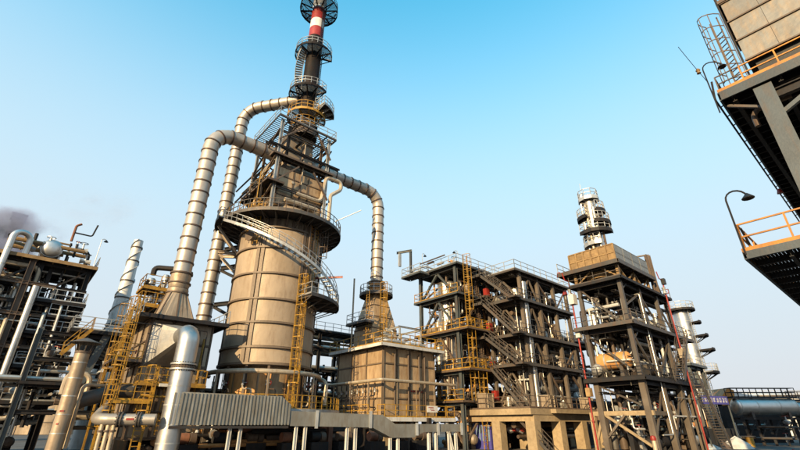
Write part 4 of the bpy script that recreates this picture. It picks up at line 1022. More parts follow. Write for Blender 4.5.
rt = thing('process_tower', 'dark open steel tower with heavy columns and wide decks, right of the brown frame', 'steel tower', (*G(RT, 6, 2).xy, 0))
TA = [.6, 4.8, 9.2, 12.0]; TB = [.4, 4.4]
columns(rt, RT, TA, TB, 0, 5.3, .48, 'fireproof', 'box'); columns(rt, RT, TA, TB, 5.4, 14.2, .34, 'grey_steel', 'box')
girders(rt, RT, TA, TB, [4.98, 9.63, 13.93], .22, .28, 'dark_steel')
slab(rt, RT, -.1, 14.0, -.2, 5.2, 5.4, em='dark_steel', rail='dark_steel', sides='abA', eh=.26)
slab(rt, RT, -.3, 15.2, -.3, 5.2, 10.05, em='grey_steel', rail='grey_steel', sides='abA', eh=.24)
slab(rt, RT, -.1, 12.4, -.1, 5.0, 14.35, em='dark_steel', rail='grey_steel', sides='aA', eh=.26)
for (A, B) in (((.6, 4.3, 14.0), (.6, 1.0, 10.2)), ((.6, 4.2, 9.3), (.6, .8, 5.9)), ((.6, 4.2, 4.9), (.6, .8, 3.2)), ((4.8, .4, 13.6), (.9, .4, 11.8)), ((4.8, .4, 13.4), (8.8, .4, 10.2)), ((.9, .4, 9.2), (4.6, .4, 5.6)), ((9.2, .4, 9.2), (5.0, .4, 5.6)), ((9.2, .4, 13.4), (11.9, .4, 10.4)), ((.7, .4, 13.3), (1.9, .4, 14.0)), ((.7, .4, 8.6), (2.0, .4, 9.4)),
               ((4.8, .5, 4.6), (.9, .5, .3)), ((9.2, .4, 4.7), (5.0, .4, .2)), ((9.2, 4.4, 4.7), (5.0, 4.4, .2)), ((.6, 4.4, 9.2), (4.8, 4.4, 5.6)), ((4.8, 4.4, 9.2), (9.2, 4.4, 5.6))):
    brace(rt, RT, A, B, 'grey_steel', .15)
bar('beam', G(RT,.6,5.3,2.6), G(RT,.6,-.0,2.6), 'box', .3, .36, 'concrete', rt); bar('beam', G(RT,1.0,.4,2.6), G(RT,4.5,.4,2.6), 'box', .26, .32, 'fireproof', rt)
brace(rt, RT, (.6, 4.1, 2.45), (.6, .7, .1), 'concrete', .2); brace(rt, RT, (.5, 2.4, 2.45), (.5, 4.8, .1), 'fireproof', .18); brace(rt, RT, (.6, 4.4, 2.45), (.6, 5.2, .5), 'concrete', .2)
bar('column', G(RT,.6,5.3,0), G(RT,.6,5.3,2.7), 'box', .4, .4, 'concrete', rt)
for (z_, n_g, sd_g) in ((GZ, 22, 240), (5.42, 26, 241), (10.06, 22, 242)): deck_gear(rt, RT, 1.2, 12.5, .9, 4.8, z_, n_g, sd_g, ('dark_steel','silver_dull','grey_steel','dark_steel','brown_steel'), 2.2)
for z_ in (4.5, 9.2, 13.4):
    for b_ in (1.0, 2.6, 4.0): bar('cable_tray', G(RT,.3,b_,z_-.2), G(RT,13,b_,z_-.2), 'chan', .5, .16, 'dark_steel', rt)
clutter(rt, RT, 1, 13, .8, 5, 5.6, 13.6, 70, 61, ('silver_dull','dark_steel','white_steel','brown_steel','grey_steel'), (.07, .2), .5)
clutter(rt, RT, 1, 12, .8, 6, .3, 4.6, 44, 62, ('silver_dull','dark_steel','dark_steel','brown_steel'), (.07, .22), .6)
clutter(rt, RT, .5, 11, .0, 4, 10.2, 12.0, 14, 63, ('silver_dull','white_steel','galvanised'), (.08, .18), .6)
stair(rt, G(RT, 14.2, -.8, 0), G(RT, 10.4, -.8, 5.4), VV, .8, 'grey_steel'); stair(rt, G(RT, 6.4, -.75, 5.4), G(RT, 10.6, -.75, 10.0), VV, .8, 'grey_steel')
clutter(rt, RT, .2, 14, -.1, 5, .2, 14, 46, 64, ('grey_steel','silver_dull','white_steel','dark_steel'), (.03, .06), .6)
clutter(mr, MR, .4, 11.8, .2, 5.2, 3.4, 17.4, 46, 54, ('grey_steel','silver_dull','white_steel','brown_steel'), (.03, .06), .6)
clutter(ml, ML, .0, 11.4, -.2, 6.4, 4.2, 18.8, 46, 45, ('grey_steel','silver_dull','cream_pipe','brown_steel'), (.03, .06), .6)
# roof house: tray on posts, sunlit side coloured ochre, shaded side grey, ring below
rh = thing('roof_house', 'panelled cooler box on posts at the top of the dark tower, sunlit side painted ochre and shaded side grey', 'cooler box', (*G(RT, 3.5, 2.2).xy, 14.4))
HA, HB = 7.8, 4.6
MB().box(G(RT, HA/2, HB/2, 16.75), UV*(HA/2), VV*(HB/2), ZV*.85).build('box_core', 'ochre_board', rh)
panel_face(rh, G(RT, 0, HB, 15.9), -VV, ZV, 6, 2, HB, 1.7, -UV, m='ochre_board', rm='ochre_board', proud=.1)
panel_face(rh, G(RT, 0, 0, 15.9), UV, ZV, 4, 2, HA, 1.7, -VV, m='zinc_sheet', rm='zinc_sheet', proud=.06, rw=.06, gap=.06)
slab(rh, RT, -.5, HA+.4, -.3, HB+1.2, 15.85, em='grey_steel', rail='galvanised', sides='B', eh=.4)
columns(rh, RT, [.3, 3.9, 7.4], [.2, 4.4], 14.4, 15.6, .24, 'ochre_board', 'box')
for (A, B) in (((.3,.3,14.5), (.3,1.6,15.5)), ((.3,4.2,14.5), (.3,2.8,15.5)), ((.5,.2,15.5), (2.0,.2,14.5)), ((3.8,.2,15.5), (2.4,.2,14.5)), ((4.1,.2,15.5), (5.4,.2,14.5)), ((7.3,.2,15.5), (6.0,.2,14.5))): brace(rh, RT, A, B, 'ochre_board', .14)
pc = G(RT, 2.5, 2.4)
MB().ring(pc, 1.35, 1.75, 14.9, 15.5, 40).build('support_ring', 'ochre_board', rh, smooth=True)
bar('column', G(RT,9.4,.2,14.4), G(RT,9.4,.2,18.8), 'i', .5, .5, 'brown_steel', rt); bar('davit_post', G(RT,8.4,.0,14.4), G(RT,8.4,.0,18.6), 'box', .16, .16, 'brown_steel', rt); bar('davit_arm', G(RT,8.4,.0,18.5), G(RT,8.0,1.2,18.5), 'box', .14, .14, 'brown_steel', rt)
brace(rt, RT, (9.4, .2, 14.6), (7.9, .2, 16.6), 'brown_steel', .14); brace(rt, RT, (10.8, .2, 14.5), (9.5, .2, 17.0), 'grey_steel', .12)
# top column with stepped platforms
tc = thing('process_column', 'short silver column crowded with round platforms on top of the dark tower', 'vessel', (pc.x, pc.y, 17.6))
vessel(tc, pc.x, pc.y, 18.2, 24.6, .62, seams=.9, skirt=.5)
MB().ring(pc, .9, 1.2, 17.62, 17.9, 24).build('base_ring', 'silver_dull', tc)
def ang(v_): return atan2(v_.y, v_.x)
ac = ang(Vector((-pc.x, -pc.y)))
for (z, s0, s1, r1, m_) in ((18.9, -2.6, .3, 1.35, 'galvanised'), (20.2, -1.1, 1.6, 1.65, 'dark_steel'), (21.2, .1, 1.9, 1.65, 'dark_steel'), (22.0, -1.9, -.4, 1.5, 'dark_steel'), (22.6, .4, 1.8, 1.4, 'dark_steel'), (24.3, -3.14, 3.14, 1.05, 'galvanised')):
    arc_deck(tc, pc.xy, .66, r1, z, ac+s0, ac+s1, rail='galvanised', em=m_, h=.95, eh=.3)
for k, a in enumerate((-1.1, -.5, .3, .9)): 
    d = Vector((cos(ac+a), sin(ac+a), 0)); pipe(tc, [pc+d*.62+ZV*(23.8-k*.4), pc+d*.95+ZV*(23.8-k*.4), pc+d*.95+ZV*18.0], .12, ('silver','cream_pipe','silver_dull','brown_steel')[k])
    MB().tube([pc+d*.6+ZV*(19.6+k*.8), pc+d*1.2+ZV*(19.6+k*.8)], .2, 12).build('nozzle', 'silver_dull', tc, smooth=True); flange(tc, pc+d*1.2+ZV*(19.6+k*.8), d, .3, 'dark_steel', .1)
MB().tube([pc+VV*.6+ZV*24.4, pc+VV*.6+ZV*26.6], .03, 5).build('lightning_rod', 'galvanised', tc)
MB().lathe(pc+VV*.7, [(.05,24.3),(.3,24.3),(.3,25.2),(.05,25.4)], 14).build('vent_cap', 'silver', tc, smooth=True)

def hdrum(name, label, c, ax, L_, r, m, group=None, saddles=True, cat='drum', zfloor=None):
    c = Vector(c); ax = Vector(ax).normalized(); e1 = ax.cross(ZV).normalized(); t = thing(name, label, cat, c-ZV*(r+.3), group)
    prof = [(max(.02, r*cos(pi/2*i/6)), -L_/2-r*.5*sin(pi/2*i/6)) for i in range(6, 0, -1)]+[(r, -L_/2), (r, L_/2)]+[(max(.02, r*cos(pi/2*i/6)), L_/2+r*.5*sin(pi/2*i/6)) for i in range(1, 7)]
    MB().lathe(c, prof, 32, ax=(e1, ZV, ax)).build('shell', m, t, smooth=True)
    for k in (-.5, -.2, .2, .5): MB().lathe(c+ax*(k*L_), [(r-.02, -.06), (r+.02, -.06), (r+.02, .06), (r-.02, .06)], 32, ax=(e1, ZV, ax)).build('cladding_band', 'silver_dull', t)
    if saddles:
        for k in (-.33, .33):
            zf = zfloor if zfloor is not None else c.z-r-.3
            MB().box(Vector((c.x, c.y, (c.z-r*.6+zf)/2))+ax*k*L_, ax*.15, e1*r*.8, ZV*((c.z-r*.6-zf)/2)).build('saddle', 'grey_steel', t)
    return t
hdrum('exchanger', 'orange lined exchanger drum on the middle deck at the left of the dark tower', G(RT, 1.8, 3.0, 7.1), VV, 2.6, .75, 'orange_panel', zfloor=5.42)
hdrum('exchanger', 'silver exchanger drum on the middle deck of the dark tower', G(RT, 5.6, 2.4, 7.0), UV, 3.0, .7, 'silver', zfloor=5.42)
hdrum('exchanger', 'silver exchanger drum on the upper deck of the dark tower', G(RT, 6.2, 2.2, 11.2), UV, 3.2, .6, 'silver_dull', zfloor=10.07)
p = G(RT, 10.2, 3.0); t = thing('process_column', 'shining silver column standing on the ground inside the dark tower', 'vessel', p); vessel(t, p.x, p.y, 1.2, 9.4, .62, seams=1.4)
t = thing('air_duct', 'pale blue metal air duct sloping through the foot of the dark tower', 'duct', G(RT, 6.5, 2.6, 0))
MB().prism([G(RT,4.2,2.0,2.3), G(RT,8.0,2.0,2.3), G(RT,11.0,2.0,.2), G(RT,12.2,2.0,.2), G(RT,8.6,2.0,3.4), G(RT,4.2,2.0,3.4)], VV*1.0).build('duct_shell', 'blue_sheet', t)
for a in (5.2, 6.2, 7.2): bar('flange_band', G(RT,a,1.97,2.28), G(RT,a,1.97,3.42), 'box', .12, .08, 'blue_steel', t)
t = thing('bollard', 'short pale post with a red cap at the foot of the dark tower', 'bollard', (19.4, 36.4, 0)); c = Vector((19.4, 36.4, 0))
MB().lathe(c, [(.02,0),(.17,0),(.15,.62),(.02,.62)], 14).build('post', 'cream_pipe', t, smooth=True); MB().lathe(c, [(.02,.62),(.2,.62),(.22,.75),(.16,.92),(.02,.96)], 14).build('cap', 'red', t, smooth=True)

# ================================================================== FAR RIGHT UNITS
SX = (43.9, 66.0); t = thing('process_column', 'tall silver column with stacked half-round platforms behind the dark tower', 'vessel', (SX[0], SX[1], 0))
vessel(t, SX[0], SX[1], 1.5, 17.9, 1.1, seams=1.8)
ac = ang(Vector((-SX[0], -SX[1])))
arc_deck(t, SX, 1.1, 2.0, 17.9, ac-3.14, ac+3.14, em='dark_steel', rail='galvanised')
for z, s0, s1, r_ in ((15.9, 1.0, 2.0, 2.3), (13.9, 1.05, 2.1, 2.7), (11.8, 1.05, 2.2, 3.0), (8.6, .8, 2.0, 2.7)): arc_deck(t, SX, 1.1, r_, z, ac+s0, ac+s1, em='dark_steel', rail='galvanised' if z < 10 else None)
ladder(t, Vector((SX[0], SX[1], 0))+Vector((cos(ac+1.0), sin(ac+1.0), 0))*1.35, 17.8, Vector((cos(ac+1.0), sin(ac+1.0), 0)), m='galvanised', cage=False)
p = Vector((SX[0]-2.6, SX[1]+1.2, 0)); t = thing('process_column', 'slender silver column close beside the one with half-round platforms', 'vessel', p); vessel(t, p.x, p.y, 1.5, 16.6, .5, seams=1.6)
pc2 = Vector((34.9, 60.5, 0)); t = thing('process_column', 'thin silver column low behind the foot of the dark tower', 'vessel', pc2); vessel(t, pc2.x, pc2.y, 1.2, 9.5, .55)
FRo = (37.5, 57.5)
t = thing('equipment_shelter', 'small steel shelter with flat roof and orange drums on top at far right', 'shelter', (*G(FRo, 3, 2).xy, 0))
columns(t, FRo, [.2, 2.8, 5.2], [.2, 3.4], 0, 8.8, .34, 'blue_steel', 'i'); girders(t, FRo, [.2, 2.8, 5.2], [.2, 3.4], [4.6, 8.5], .2, .3, 'blue_steel')
slab(t, FRo, -.4, 5.8, -.3, 4, 8.9, em='blue_steel', rail='galvanised', eh=.3); slab(t, FRo, -.2, 5.4, -.2, 3.8, 4.8, em='blue_steel', rail='galvanised', sides='ab')
clutter(t, FRo, .2, 5, .3, 3.6, .5, 7, 24, 71, ('brown_steel','orange_panel','silver_dull','dark_steel'), (.08, .2), .6)
hdrum('drum', 'upper of two small orange drums on the far shelter roof', G(FRo, .4, 2.6, 10.8), UV-VV*.2, 1.6, .42, 'ochre_board', zfloor=8.92); hdrum('drum', 'lower of two small orange drums on the far shelter roof', G(FRo, 1.4, 1.0, 9.6), UV-VV*.2, 1.6, .42, 'ochre_board', zfloor=8.92)
# blue banner with white lettering
bn0 = Vector((32.4, 49.5, 4.15)); bn1 = Vector((36.6, 51.2, 4.15)); bd = (bn1-bn0).normalized(); bnrm = Vector((bd.y, -bd.x, 0))
t = thing('banner', 'long violet-blue banner with a row of white characters across the far shelter', 'sign', (bn0+bn1)/2-ZV*.5)
MB().box((bn0+bn1)/2, bd*((bn1-bn0).length/2), bnrm*.02, ZV*.42).build('banner_cloth', 'sign_blue', t)
rg = random.Random(5); nch = 9; Lb = (bn1-bn0).length
for k in range(nch):
    c = bn0+bd*(.35+(Lb-.7)*k/(nch-1))+bnrm*.026; b = MB()
    for z in rg.sample((-.2, -.1, 0, .1, .2), 3): b.box(c+ZV*z, bd*.14, bnrm*.003, ZV*.022)
    for s in rg.sample((-.12, 0, .12), 2): b.box(c+bd*s, bd*.022, bnrm*.003, ZV*.2)
    b.build('white_character', 'white_paint', t)
for p in (bn0, bn1): bar('post', Vector((p.x, p.y+.15, 0)), Vector((p.x, p.y+.15, 4.1)), 'box', .12, .12, 'blue_steel', t)
# horizontal storage tank on a trestle
TK = Vector((46.2, 58.5, 0)); tx = Vector((1, .04, 0)).normalized(); ty = Vector((-tx.y, tx.x, 0))
tk = hdrum('storage_tank', 'long silver horizontal tank on a steel trestle at far right', TK+ZV*3.75, tx, 7.2, .95, 'silver', saddles=True, zfloor=2.3, cat='tank')
b = MB(); b.box(TK+ZV*4.78, tx*4.2, ty*.5, ZV*.04); b.build('catwalk', 'blue_steel', tk); railing(tk, [TK+tx*-4.2+ty*-.5+ZV*4.8, TK+tx*4.2+ty*-.5+ZV*4.8, TK+tx*4.2+ty*.5+ZV*4.8, TK+tx*-4.2+ty*.5+ZV*4.8], 'dark_steel', 1.15, gap=.8, r=.04, closed=True)
for k in range(6):
    for s in (-1, 1): bar('trestle_leg', TK+tx*(-3.9+1.56*k)+ty*s*.9, TK+tx*(-3.9+1.56*k)+ty*s*.7+ZV*2.3, 'i', .24, .24, 'dark_steel', tk)
    if k < 5: bar('trestle_brace', TK+tx*(-3.9+1.56*k)+ty*-.9+ZV*.2, TK+tx*(-3.9+1.56*(k+1))+ty*-.75+ZV*2.2, 'box', .12, .12, 'dark_steel', tk)
for s in (-1, 1): bar('trestle_beam', TK+tx*-4.2+ty*s*.7+ZV*2.4, TK+tx*4.2+ty*s*.7+ZV*2.4, 'i', .2, .24, 'dark_steel', tk)
clutter(tk, TK.xy, -5, 5, -4, 4, .2, 2.0, 14, 72, ('dark_steel','silver_dull','grey_steel'), (.07, .18), .5)
TK2 = TK+tx*10.8+ty*4
tk2 = hdrum('storage_tank', 'second silver horizontal tank cut off by the right edge of the picture', TK2+ZV*3.6, tx, 8.2, .95, 'silver', zfloor=0, cat='tank'); b = MB(); b.box(TK2+ZV*4.63, tx*4.2, ty*.5, ZV*.04); b.build('catwalk', 'blue_steel', tk2)
railing(tk2, [TK2+tx*-4.2+ty*-.5+ZV*4.65, TK2+tx*4.2+ty*-.5+ZV*4.65], 'dark_steel', 1.15, gap=.8, r=.04)
# yellow and white tarpaulined load behind the tank
p = Vector((51.2, 67, 0)); t = thing('covered_stack', 'pale covered stack with an orange peak behind the silver tank', 'covered stack', p)
MB().prism([p+Vector((-4.2,0,4.5)), p+Vector((4,0,4.5)), p+Vector((4,0,5.1)), p+Vector((-.2,0,5.7)), p+Vector((-2.0,0,6.1)), p+Vector((-4.2,0,5.0))], Vector((0,5,0))).build('sheet_cover', 'white_paint', t)
MB().prism([p+Vector((-4.3,-.05,4.2)), p+Vector((-2.4,-.05,4.4)), p+Vector((-2.0,-.05,6.3)), p+Vector((-2.9,-.05,6.6)), p+Vector((-4.3,-.05,5.2))], Vector((0,5.1,0))).build('orange_cover', 'orange_rail', t)
MB().box(p+Vector((0,2.5,2.24)), Vector((4.3,0,0)), Vector((0,2.4,0)), ZV*2.24).build('stacked_pallets', 'dark_steel', t)
for k in range(4): bar('strap', p+Vector((-1.6+1.5*k,-.04,4.5)), p+Vector((-1.6+1.5*k,-.04,6.2-.25*k)), 'box', .1, .06, 'grey_steel', t)
# rubble heap, debris
FOOT = False
def heap(name, label, c, rx, ry, hz, m, seed, cat):
    rg = random.Random(seed); c = Vector(c); b = MB(); n = 18; rows = 6; i0 = 0
    for j in range(rows+1):
        t_ = j/rows; 
        for k in range(n):
            a = 2*pi*k/n; rr = (1-t_)**.7*(1+rg.uniform(-.16, .16)); b.v.append(c+Vector((cos(a)*rx*rr, sin(a)*ry*rr, hz*t_*(1+rg.uniform(-.12, .12)))))
    for j in range(rows):
        for k in range(n): b.f.append((j*n+k, j*n+(k+1) % n, (j+1)*n+(k+1) % n, (j+1)*n+k))
    o = b.build(name, m, None, smooth=True); return tag(o, label, cat)
heap('tarp_heap', 'crumpled white tarpaulin heap on the ground under the banner', (36.0, 51.0, -.02), 1.7, 1.0, 1.15, 'rubble_white', 3, 'tarpaulin')
heap('sack_heap', 'small brown sack pile beside the white tarpaulin', (34.2, 50.6, -.02), .8, .7, .8, 'brown_steel', 4, 'sacks')
heap('tarp_heap', 'low grey sheet crumpled left of the brown sacks', (32.4, 50.0, -.02), 1.2, .7, .5, 'galvanised', 9, 'tarpaulin')
t = thing('dumpster', 'black steel skip below the banner', 'skip', (36.8, 55.4, 0)); MB().prism([(35.3,54.6,.15), (38.3,54.6,.15), (38.8,54.6,1.9), (34.8,54.6,1.9)], Vector((0,1.8,0))).build('skip_body', 'black', t)
for k in range(4): bar('rib', Vector((35.4+k*.9,54.56,.2)), Vector((35.2+k*1.05,54.56,1.8)), 'box', .1, .1, 'dark_steel', t)
t = thing('barrel', 'yellow barrel beside the black skip', 'barrel', (40.0, 54.4, 0)); MB().lathe((40.0,54.4,0), [(.02,0),(.38,0),(.38,.3),(.4,.32),(.38,.34),(.38,.62),(.4,.64),(.38,.66),(.38,1.0),(.02,1.0)], 18).build('barrel_body', 'yellow', t, smooth=True); MB().ring((40.0,54.4,0), .3, .4, 1.0, 1.04, 18).build('rim', 'dark_steel', t)
t = thing('traffic_cone', 'small red cone on the pavement near the right edge', 'cone', (30.0, 36.6, 0)); MB().lathe((30.0,36.6,0), [(.02,.03),(.2,.03),(.05,.62),(.02,.62)], 14).build('cone_body', 'red', t, smooth=True); MB().box((30.0,36.6,.015), Vector((.25,0,0)), Vector((0,.25,0)), Vector((0,0,.015))).build('foot', 'black', t)

for o_ in [o for o in COL.objects if o.parent is None and o.name.split('.')[0] in ('tarp_heap', 'sack_heap', 'dumpster', 'barrel', 'traffic_cone')]: o_.location.z += GZ
FOOT = True
# ================================================================== UPPER RIGHT STRUCTURE (near)
UR = (18.0, 18.5)
ur = thing('tank_platform', 'near dark steel platform with orange railings overhead at the top right', 'platform', (*G(UR, 5, -6).xy, 0))
slab(ur, UR, 0, 25, -15, 0, 18.6, em='shaded_blue_steel', rail=None, eh=.55, jn=28, jm='dark_steel')
railing(ur, [G(UR,.06,-1.2,18.6), G(UR,.06,-.06,18.6), G(UR,24.8,-.06,18.6)], 'brown_steel', 1.15, 1.2, r=.03); railing(ur, [G(UR,.06,-15,18.6), G(UR,.06,-1.2,18.6)], 'orange_rail', 1.15, 1.5, r=.034)
bar('toe_plate', G(UR,-.06,0.05,18.72), G(UR,-.06,-15,18.72), 'box', .03, .2, 'orange_rail', ur)
columns(ur, UR, [.45], [-1.75, -9.5], 0, 18.0, .78, 'shaded_blue_steel', 'box'); columns(ur, UR, [6.5], [-1.75, -9.5], 0, 18.0, .6, 'shaded_blue_steel', 'box')
girders(ur, UR, [.45, 6.5], [-9.5, -1.75], [17.4], .3, .55, 'dark_steel')
brace(ur, UR, (.45, -2.0, 16.2), (.45, -5.2, 17.8), 'shaded_blue_steel', .22); brace(ur, UR, (.45, -1.4, 17.0), (.45, -.1, 17.9), 'grey_steel', .14); brace(ur, UR, (.7, -1.75, 15.6), (4.0, -1.75, 17.9), 'dark_steel', .2)
for k in range(7): bar('bridging', G(UR,.2,-.5-2*k,18.05), G(UR,24.8,-.9-2*k,18.05), 'i', .2, .4, 'dark_steel', ur)
pipe(ur, [G(UR,1.2,-.9,16.4), G(UR,1.2,-.9,17.4), G(UR,1.2,-2.6,17.4)], .14, 'brown_steel'); pipe(ur, [G(UR,24.0,.25,18.2), G(UR,-.2,.25,18.2), G(UR,-.2,.1,19.4)], .05, 'dark_steel')
for k in range(18): bar('bracket', G(UR,.8+1.25*k,-.02,18.3), G(UR,.8+1.25*k,.28,18.2), 'box', .05, .05, 'dark_steel', ur)
hdrum('drum', 'silver insulated drum glimpsed under the near platform behind its column', G(UR, 3.2, -3.6, 13.9), VV, 3.2, .95, 'silver', zfloor=12.6); bar('beam', G(UR,.45,-1.9,12.5), G(UR,6.4,-1.9,12.5), 'i', .25, .4, 'shaded_blue_steel', ur); bar('beam', G(UR,.45,-9.3,12.5), G(UR,6.4,-9.3,12.5), 'i', .25, .4, 'shaded_blue_steel', ur)
slab(ur, UR, .9, 6.2, -9.4, -2.0, 12.6, em='shaded_blue_steel', joists=True)
bx = thing('cooler_box', 'big weathered tan and grey panelled box on the near platform, top right corner', 'cooler box', (*G(UR, 4, -7).xy, 18.65))
BA0, BB0, BL, BZ0, BZ1 = .85, -1.6, 12.0, 20.4, 25.0
MB().box(G(UR, BA0+2.6, BB0-BL/2, (BZ0+BZ1)/2), UV*2.6, VV*(BL/2), ZV*((BZ1-BZ0)/2)).build('box_core', 'grey_steel', bx)
mat('weathered_sheet', (0.20, 0.195, 0.18), 0.45, 0.3, 0.16, 0.45, (0.27, 0.19, 0.115), 0.42, bump=.05, dent=.35)  # stained sheet, its base colour darkened for the shade on this box
pw = 1.5; 
for i in range(8):
    for j in range(3):
        h_ = (BZ1-BZ0)/3; MB().box(G(UR, BA0-.03, BB0-pw*(i+.5), BZ0+h_*(j+.5)), UV*.03, VV*(pw/2-.008), ZV*(h_/2-.05)).build('sheet_panel', 'weathered_sheet', bx)
for j in range(4): bar('seam_rod', G(UR, BA0-.1, BB0+.05, BZ0+(BZ1-BZ0)/3*j), G(UR, BA0-.1, BB0-BL, BZ0+(BZ1-BZ0)/3*j), 'box', .09, .09, 'brown_steel', bx)
MB().box(G(UR, BA0+2.6, BB0-BL/2, 19.5), UV*2.3, VV*(BL/2-.3), ZV*.86).build('dark_gap_block', 'black', bx)  # black block added for the shaded gap under the box
slab(bx, UR, BA0-.1, BA0+5.2, BB0-BL, BB0+.1, 25.2, em='brown_steel', rail='brown_steel', sides='aB', joists=False, eh=.2)
ladder(bx, G(UR, .95, -.98, 18.65), 23.3, VV*.55-UV*.83, m='brown_steel', cage=True, cage_from=.6, cr=.5, r=.03)
bar('corner_post', G(UR, BA0-.1, BB0+.14, 18.7), G(UR, BA0-.1, BB0+.14, 26.0), 'box', .1, .1, 'dark_steel', bx)
pipe(bx, [G(UR,.55,-11.5,25.0), G(UR,.55,-9.3,24.2), G(UR,.55,-9.3,23.0)], .16, 'shaded_blue_steel')
MB().ring(G(UR,.7,-5.2,0), .0, .26, 20.3, 20.5, 14).build('vent_fitting', 'dark_steel', bx)
LP = (13.1, 15.0)
lp = thing('walkway_platform', 'near open-grating walkway with orange railing at the right edge', 'platform', (*G(LP, 3, -4).xy, 0))
slab(lp, LP, 0, 12.0, -10, 0, 7.6, em='shaded_blue_steel', slats=True, pitch=.11, m='dark_steel', eh=.3, jn=10, jm='dark_steel', rail=None)
railing(lp, [G(LP,.03,-10,7.6), G(LP,.03,-.03,7.6)], 'orange_rail', 1.15, 1.4, r=.03, toe=False); railing(lp, [G(LP,.03,-.03,7.6), G(LP,12,-.03,7.6)], 'orange_rail', 1.15, 1.2, r=.03, toe=False)
bar('toe_plate', G(LP,-.07,.05,7.68), G(LP,-.07,-10,7.68), 'box', .03, .18, 'orange_rail', lp); bar('toe_plate', G(LP,-.05,.08,7.68), G(LP,12,.08,7.68), 'box', .03, .18, 'orange_rail', lp)
for b in (-1.2, -2.4, -3.6, -5, -7): bar('stringer', G(LP,.1,b,7.28), G(LP,11.9,b,7.28), 'i', .12, .3, 'dark_steel', lp)
bar('brace', G(LP,.1,-.1,8.6), G(LP,1.5,-.1,7.65), 'box', .07, .07, 'dark_steel', lp); bar('brace', G(LP,.5,-.1,8.6), G(LP,1.1,-.1,7.65), 'box', .06, .06, 'orange_rail', lp)
columns(lp, LP, [7.5], [-1.0, -8.5], 0, 7.1, .4, 'shaded_blue_steel', 'i')
goosenecks('lamp_post', 'slim gooseneck lamp at the corner of the orange-railed walkway', G(LP, -.1, .0, 7.5), 2.3, (UV*.25-VV*.55).normalized()*.72, 'dark_steel')
gl = goosenecks('lamp_post', 'slim gooseneck lamp leaning out from the upper right platform corner', G(UR, -.35, .25, 17.2), 3.1, (UV*.5-VV*.85).normalized()*.95, 'dark_steel')
t = thing('alarm_horn', 'red alarm horn under the far end of the near upper platform', 'alarm', G(UR, 14.0, .1, 17.8)); q = G(UR, 14.0, .1, 17.4); MB().tube([q, q+ZV*.35], .2, 10, r1=.1).build('horn', 'red', t, smooth=True)
w0 = Vector((15.7, 17.4, 21.0)); w1 = G(UR, -.35, .25, 19.4); pts = [w0+(w1-w0)*k/12-ZV*(.06*sin(pi*k/12)) for k in range(13)]
t = thing('overhead_wire', 'thin overhead wire with a small yellow insulator left of the upper platform', 'wire', w1); MB().tube(pts, .016, 5).build('wire', 'dark_steel', t)
MB().lathe(pts[8], [(.02,-.2),(.11,-.16),(.07,-.05),(.12,.05),(.07,.14),(.02,.2)], 10).build('insulator', 'ochre_board', t, smooth=True)

# ================================================================== FAR LEFT TOWER
FT = (-31.9, 42.0)
lt = thing('process_tower', 'dark steel tower crowded with silver pipes at the far left edge', 'steel tower', (*G(FT, -5, 3).xy, 0))
LA = [-12.5, -8.4, -4.2, -.3]; LB = [.3, 6.5]; ZF = [3.6, 6.6, 9.6, 12.6, 16.5]
columns(lt, FT, LA, LB, 0, 16.4, .42, 'dark_steel', 'i'); columns(lt, FT, [-4.9], [.0], 0, 16.2, .5, 'brown_steel', 'i')
girders(lt, FT, LA, LB, [z-.4 for z in ZF], .2, .34, 'dark_steel')
for b in (.0,):
    for z in (8.1, 11.0, 13.9): bar('beam', G(FT,-12.5,-.15,z), G(FT,-2.5,-.15,z), 'i', .2, .3, 'brown_steel', lt)
for i, z in enumerate(ZF):
    if i == 4: slab(lt, FT, -13, .2, -.4, 7, z, em='ochre_board', rail='galvanised', sides='AB', eh=.34)
    else:
        slab(lt, FT, -3.6, .2, -.2, 7, z, em='dark_steel', rail='galvanised', sides='bA', eh=.3); slab(lt, FT, -13, -3.7, 3.4, 7, z, em='dark_steel', rail=None)
for z in (5.0, 8.0, 11.2): slab(lt, FT, -2.4, .2, -.2, 3.0, z, em='dark_steel', rail='galvanised', sides='bA', eh=.24)
for i in range(4): brace(lt, FT, (-4.2, .3, ZF[i]), (-.4, .3, ZF[i+1]-.5), 'dark_steel', .16); brace(lt, FT, (-8.3, 6.5, ZF[i]), (-4.3, 6.5, ZF[i+1]-.5), 'dark_steel', .16); brace(lt, FT, (-.3, .5, ZF[i]), (-.3, 6.3, ZF[i+1]-.5), 'dark_steel', .16)
clutter(lt, FT, -12, -3.6, .2, 6, .5, 16, 80, 81, ('silver_dull','brown_steel','cream_pipe','dark_steel','cream_pipe'), (.07, .26), .62)
for i in range(4):
    for (a, b) in ((-12.4, -8.5), (-8.3, -4.4)): brace(lt, FT, (a, .3, ZF[i]), (b, .3, ZF[i+1]-.5), 'dark_steel', .2); brace(lt, FT, (b, .3, ZF[i]), (a, .3, ZF[i+1]-.5), 'brown_steel', .14)
    bar('beam', G(FT,-13,.1,ZF[i]+1.3), G(FT,.0,.1,ZF[i]+1.3), 'i', .16, .22, 'dark_steel', lt)
    for k in range(3): bar('beam', G(FT,-12.5+k*4.1,0,ZF[i]+.6), G(FT,-12.5+k*4.1,6.5,ZF[i]+.6), 'i', .2, .3, 'dark_steel', lt)
clutter(lt, FT, -12, .0, 2, 6, .5, 16, 60, 85, ('dark_steel','dark_steel','brown_steel','black'), (.1, .3), .4)
clutter(lt, FT, -3.4, .0, .4, 6, .5, 16, 34, 82, ('silver_dull','brown_steel','dark_steel','dark_steel'), (.06, .16), .6)
clutter(lt, FT, -12, -1, -.1, 2.5, 2, 11, 26, 84, ('cream_pipe','silver_dull','brown_steel'), (.1, .2), .75)
